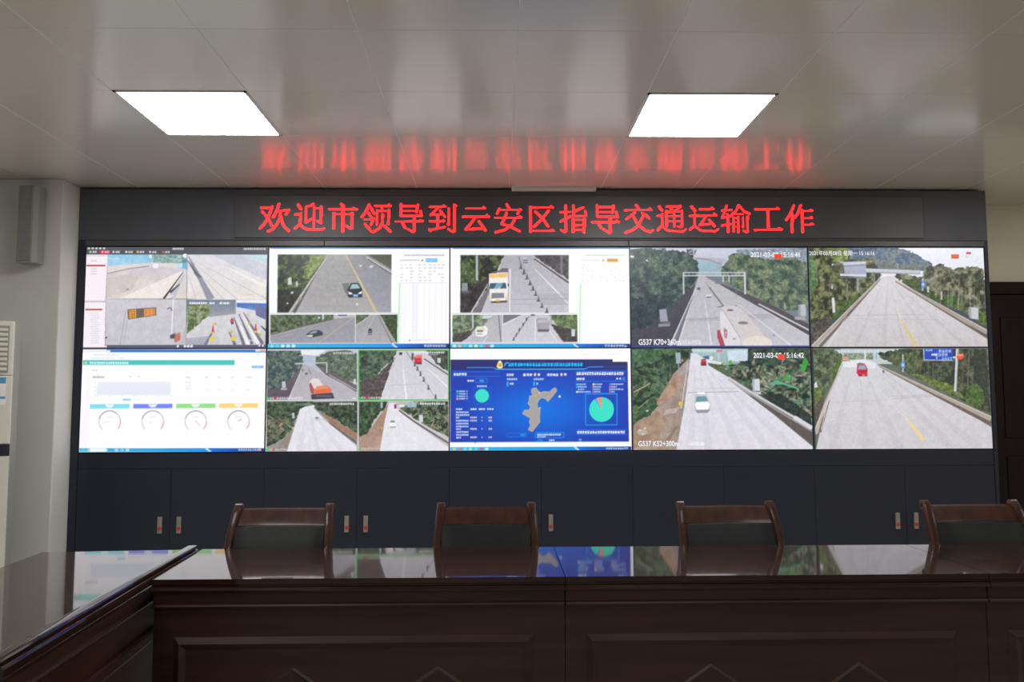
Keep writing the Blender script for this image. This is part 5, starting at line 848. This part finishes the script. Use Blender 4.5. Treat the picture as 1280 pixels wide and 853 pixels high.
# ---------------------------------------------------------------- chairs
def chair():
    t = thing('conference_chair', 'brown wooden chair', 'chair', (0, 0, 0), 0, 'wooden chairs behind the conference table')
    W_ = MT['chairwood']
    for s in (-1, 1):
        P = [(.172, .075, 0), (.172, .03, .2), (.168, -.012, .40), (.169, -.026, .52), (.170, -.022, .64), (.1685, -.004, .74), (.166, .026, .81), (.162, .056, .862), (.160, .072, .880)]
        # smooth the bar
        Q = []
        for i in range(len(P) - 1):
            p0, p1, p2, p3 = [np.array(P[max(0, min(len(P) - 1, i + j))]) for j in (-1, 0, 1, 2)]
            for t_ in (0, .25, .5, .75): Q.append(tuple(.5 * (2 * p1 + (p2 - p0) * t_ + (2 * p0 - 5 * p1 + 4 * p2 - p3) * t_ ** 2 + (3 * p1 - p0 - 3 * p2 + p3) * t_ ** 3)))
        Q.append(P[-1]); b = MB(); b.tube([(s * x, y, z) for x, y, z in Q], [(.0145, .019) if z > .3 else (.013 + z * .005, .0165 + z * .008) for _, _, z in Q], W_, 12, 1.6); lg = b.build('back_post', t, True)
        b = MB(); b.ball((s * .160, .078, .879), .0185, W_, (.86, 1.15, .75)) if 0 else b.tube([(s * .160 - .0155, .076, .881), (s * .160 - .012, .076, .881), (s * .160 + .012, .076, .881), (s * .160 + .0155, .076, .881)], [(.011, .011), (.0165, .0165), (.0165, .0165), (.011, .011)], W_, 14); b.build('scroll', lg, True)
        b = MB(); b.tube([(s * .136, -.385, 0), (s * .138, -.388, .2), (s * .139, -.385, .41)], [(.013, .013), (.016, .016), (.019, .019)], W_, 12, 1.6); b.build('leg', t, True)
    # top rail, slightly bowed backwards
    b = MB(); N = 12
    def bowed(z0, y0, z1, y1, th, m, xr, bow, b=b):
        rows = []
        for i in range(N + 1):
            x = -xr + 2 * xr * i / N; o_ = bow * (1 - (x / xr) ** 2); rows.append([b.bm.verts.new(v) for v in ((x, y0 + o_, z0), (x, y0 + o_ + th, z0), (x, y1 + o_ + th, z1), (x, y1 + o_ + th * .5, z1 + th * .35), (x, y1 + o_, z1))])
        fs = [b.bm.faces.new((A[k], A[(k + 1) % 5], B[(k + 1) % 5], B[k])) for A, B in zip(rows, rows[1:]) for k in range(5)] + [b.bm.faces.new(rows[0][::-1]), b.bm.faces.new(rows[-1])]
        b._m(fs, m)
    bowed(.826, .030, .873, .060, .022, W_, .151, .012); b.build('top_rail', t, True)
    b = MB(); bowed(.50, -.036, .545, -.034, .022, W_, .155, .006, b); b.build('lower_rail', t, True)
    # padded back
    b = MB(); rows = []; ZS = [(.547, -.030), (.60, -.034), (.66, -.030), (.72, -.018), (.775, .003), (.8245, .026)]
    for i in range(N + 1):
        u = -1 + 2 * i / N; x = .153 * u; ring = []
        for j, (z, y) in enumerate(ZS):
            e = (1 - u ** 8) * (1 - abs(2 * j / (len(ZS) - 1) - 1) ** 6); ring.append(b.bm.verts.new((x, y + .008 * (1 - u * u) - .006 - .016 * e, z)))
        rows.append((ring, [b.bm.verts.new((x, y + .008 * (1 - u * u) + .016, z)) for z, y in ZS]))
    fs = []
    for (A, A2), (B, B2) in zip(rows, rows[1:]):
        for j in range(len(ZS) - 1): fs += [b.bm.faces.new((A[j], B[j], B[j + 1], A[j + 1])), b.bm.faces.new((A2[j], A2[j + 1], B2[j + 1], B2[j]))]
        fs += [b.bm.faces.new((A[-1], B[-1], B2[-1], A2[-1])), b.bm.faces.new((A[0], A2[0], B2[0], B[0]))]
    for A, A2 in (rows[0], rows[-1]):
        for j in range(len(ZS) - 1): fs.append(b.bm.faces.new((A[j], A[j + 1], A2[j + 1], A2[j])))
    b._m(fs, MT['leather']); b.build('back_pad', t, True)
    b = MB(); b.box(-.159, -.41, .375, .159, -.02, .412, W_, bev=.006); b.build('seat_frame', t)
    b = MB(); b.box(-.153, -.405, .412, .153, -.045, .462, MT['leather'], bev=.018, seg=4); b.build('seat', t, True)
    b = MB()
    for s in (-1, 1): b.tube([(s * .138, -.375, .16), (s * .168, .03, .16)], [(.009, .012)] * 2, W_, 8)
    b.tube([(-.152, -.17, .16), (.152, -.17, .16)], [(.009, .012)] * 2, W_, 8); b.build('stretcher', t)
    return t
ch = chair()
for k, (x, lab) in enumerate(((-1.043, 'leftmost of the four brown wooden chairs with black leather backs'), (-.331, 'brown chair with black leather back, in front of the blue dashboard screen, second of four'), (.520, 'third brown chair with black leather back, below the screen with the white car'), (1.402, 'rightmost brown chair with black leather back, its side cut by the picture edge'))):
    c = ch if k == 0 else copy_tree(ch); c.location = (x, -2.532, 0); c['label'] = lab

# ---------------------------------------------------------------- speaker on the column, air conditioner in the corner
t = thing('wall_speaker', 'tall narrow grey loudspeaker hung high on the grey column', 'speaker', (-3.252, -.2, 2.135))
b = MB(); b.prism([(-.062, -.02), (-.062, -.095), (-.05, -.118), (.044, -.118), (.062, -.092), (.062, -.02)], 0, .49, MT['speaker'], 'z'); b.build('housing', t)
b = MB(); b.prism([(-.048, -.117), (-.044, -.127), (.038, -.127), (.042, -.117)], .012, .478, MT['grille'], 'z'); b.build('grille', t)
b = MB(); b.box(-.025, -.02, .1, .025, 0, .39, MT['bracket'], bev=.002); b.build('bracket', t)

t = thing('air_conditioner', 'tall cream floor-standing air conditioner with a dark band, in the corner', 'air conditioner', (-3.046, -.73, 0), math.radians(22))
b = MB(); b.box(-.45, .02, .05, 0, .22, 1.722, MT['acside'], bev=.006); b.box(-.44, .025, 0, -.01, .21, .05, MT['seam']); b.build('body', t)
b = MB(); b.box(-.45, 0, 1.412, 0, .019, 1.722, MT['acwhite'], bev=.006); b.box(-.42, -.003, 1.425, -.022, .004, 1.695, MT['acside'], bev=.002)
for k in range(9): b.box(-.412, -.008, 1.438 + k * .028, -.03, .0, 1.455 + k * .028, MT['acwhite'], bev=.003)
b.build('air_outlet', t)
b = MB(); b.box(-.45, 0, 1.024, 0, .019, 1.410, MT['acwhite'], bev=.005); b.build('front_panel', t)
b = MB(); b.box(-.45, -.001, .958, 0, .019, 1.022, MT['acband'], bev=.003); b.build('control_band', t)
b = MB(); b.box(-.45, 0, .055, 0, .019, .956, MT['acwhite'], bev=.005); b.build('lower_panel', t)
b = MB(); b.box(-.16, -.0015, 1.245, -.028, .001, 1.402, MT['white']); b.box(-.158, -.0022, 1.365, -.03, -.001, 1.400, MT['blue']); b.box(-.158, -.0022, 1.278, -.03, -.001, 1.292, MT['blue'])
for k in range(4): b.prism([(-.15, 1.349 - k * .013), (-.10 + k * .014, 1.349 - k * .013), (-.093 + k * .014, 1.345 - k * .013), (-.10 + k * .014, 1.340 - k * .013), (-.15, 1.340 - k * .013)], -.0022, -.001, MT['green'] if k < 2 else MT['orange'], 'y')
b.build('energy_label', t)
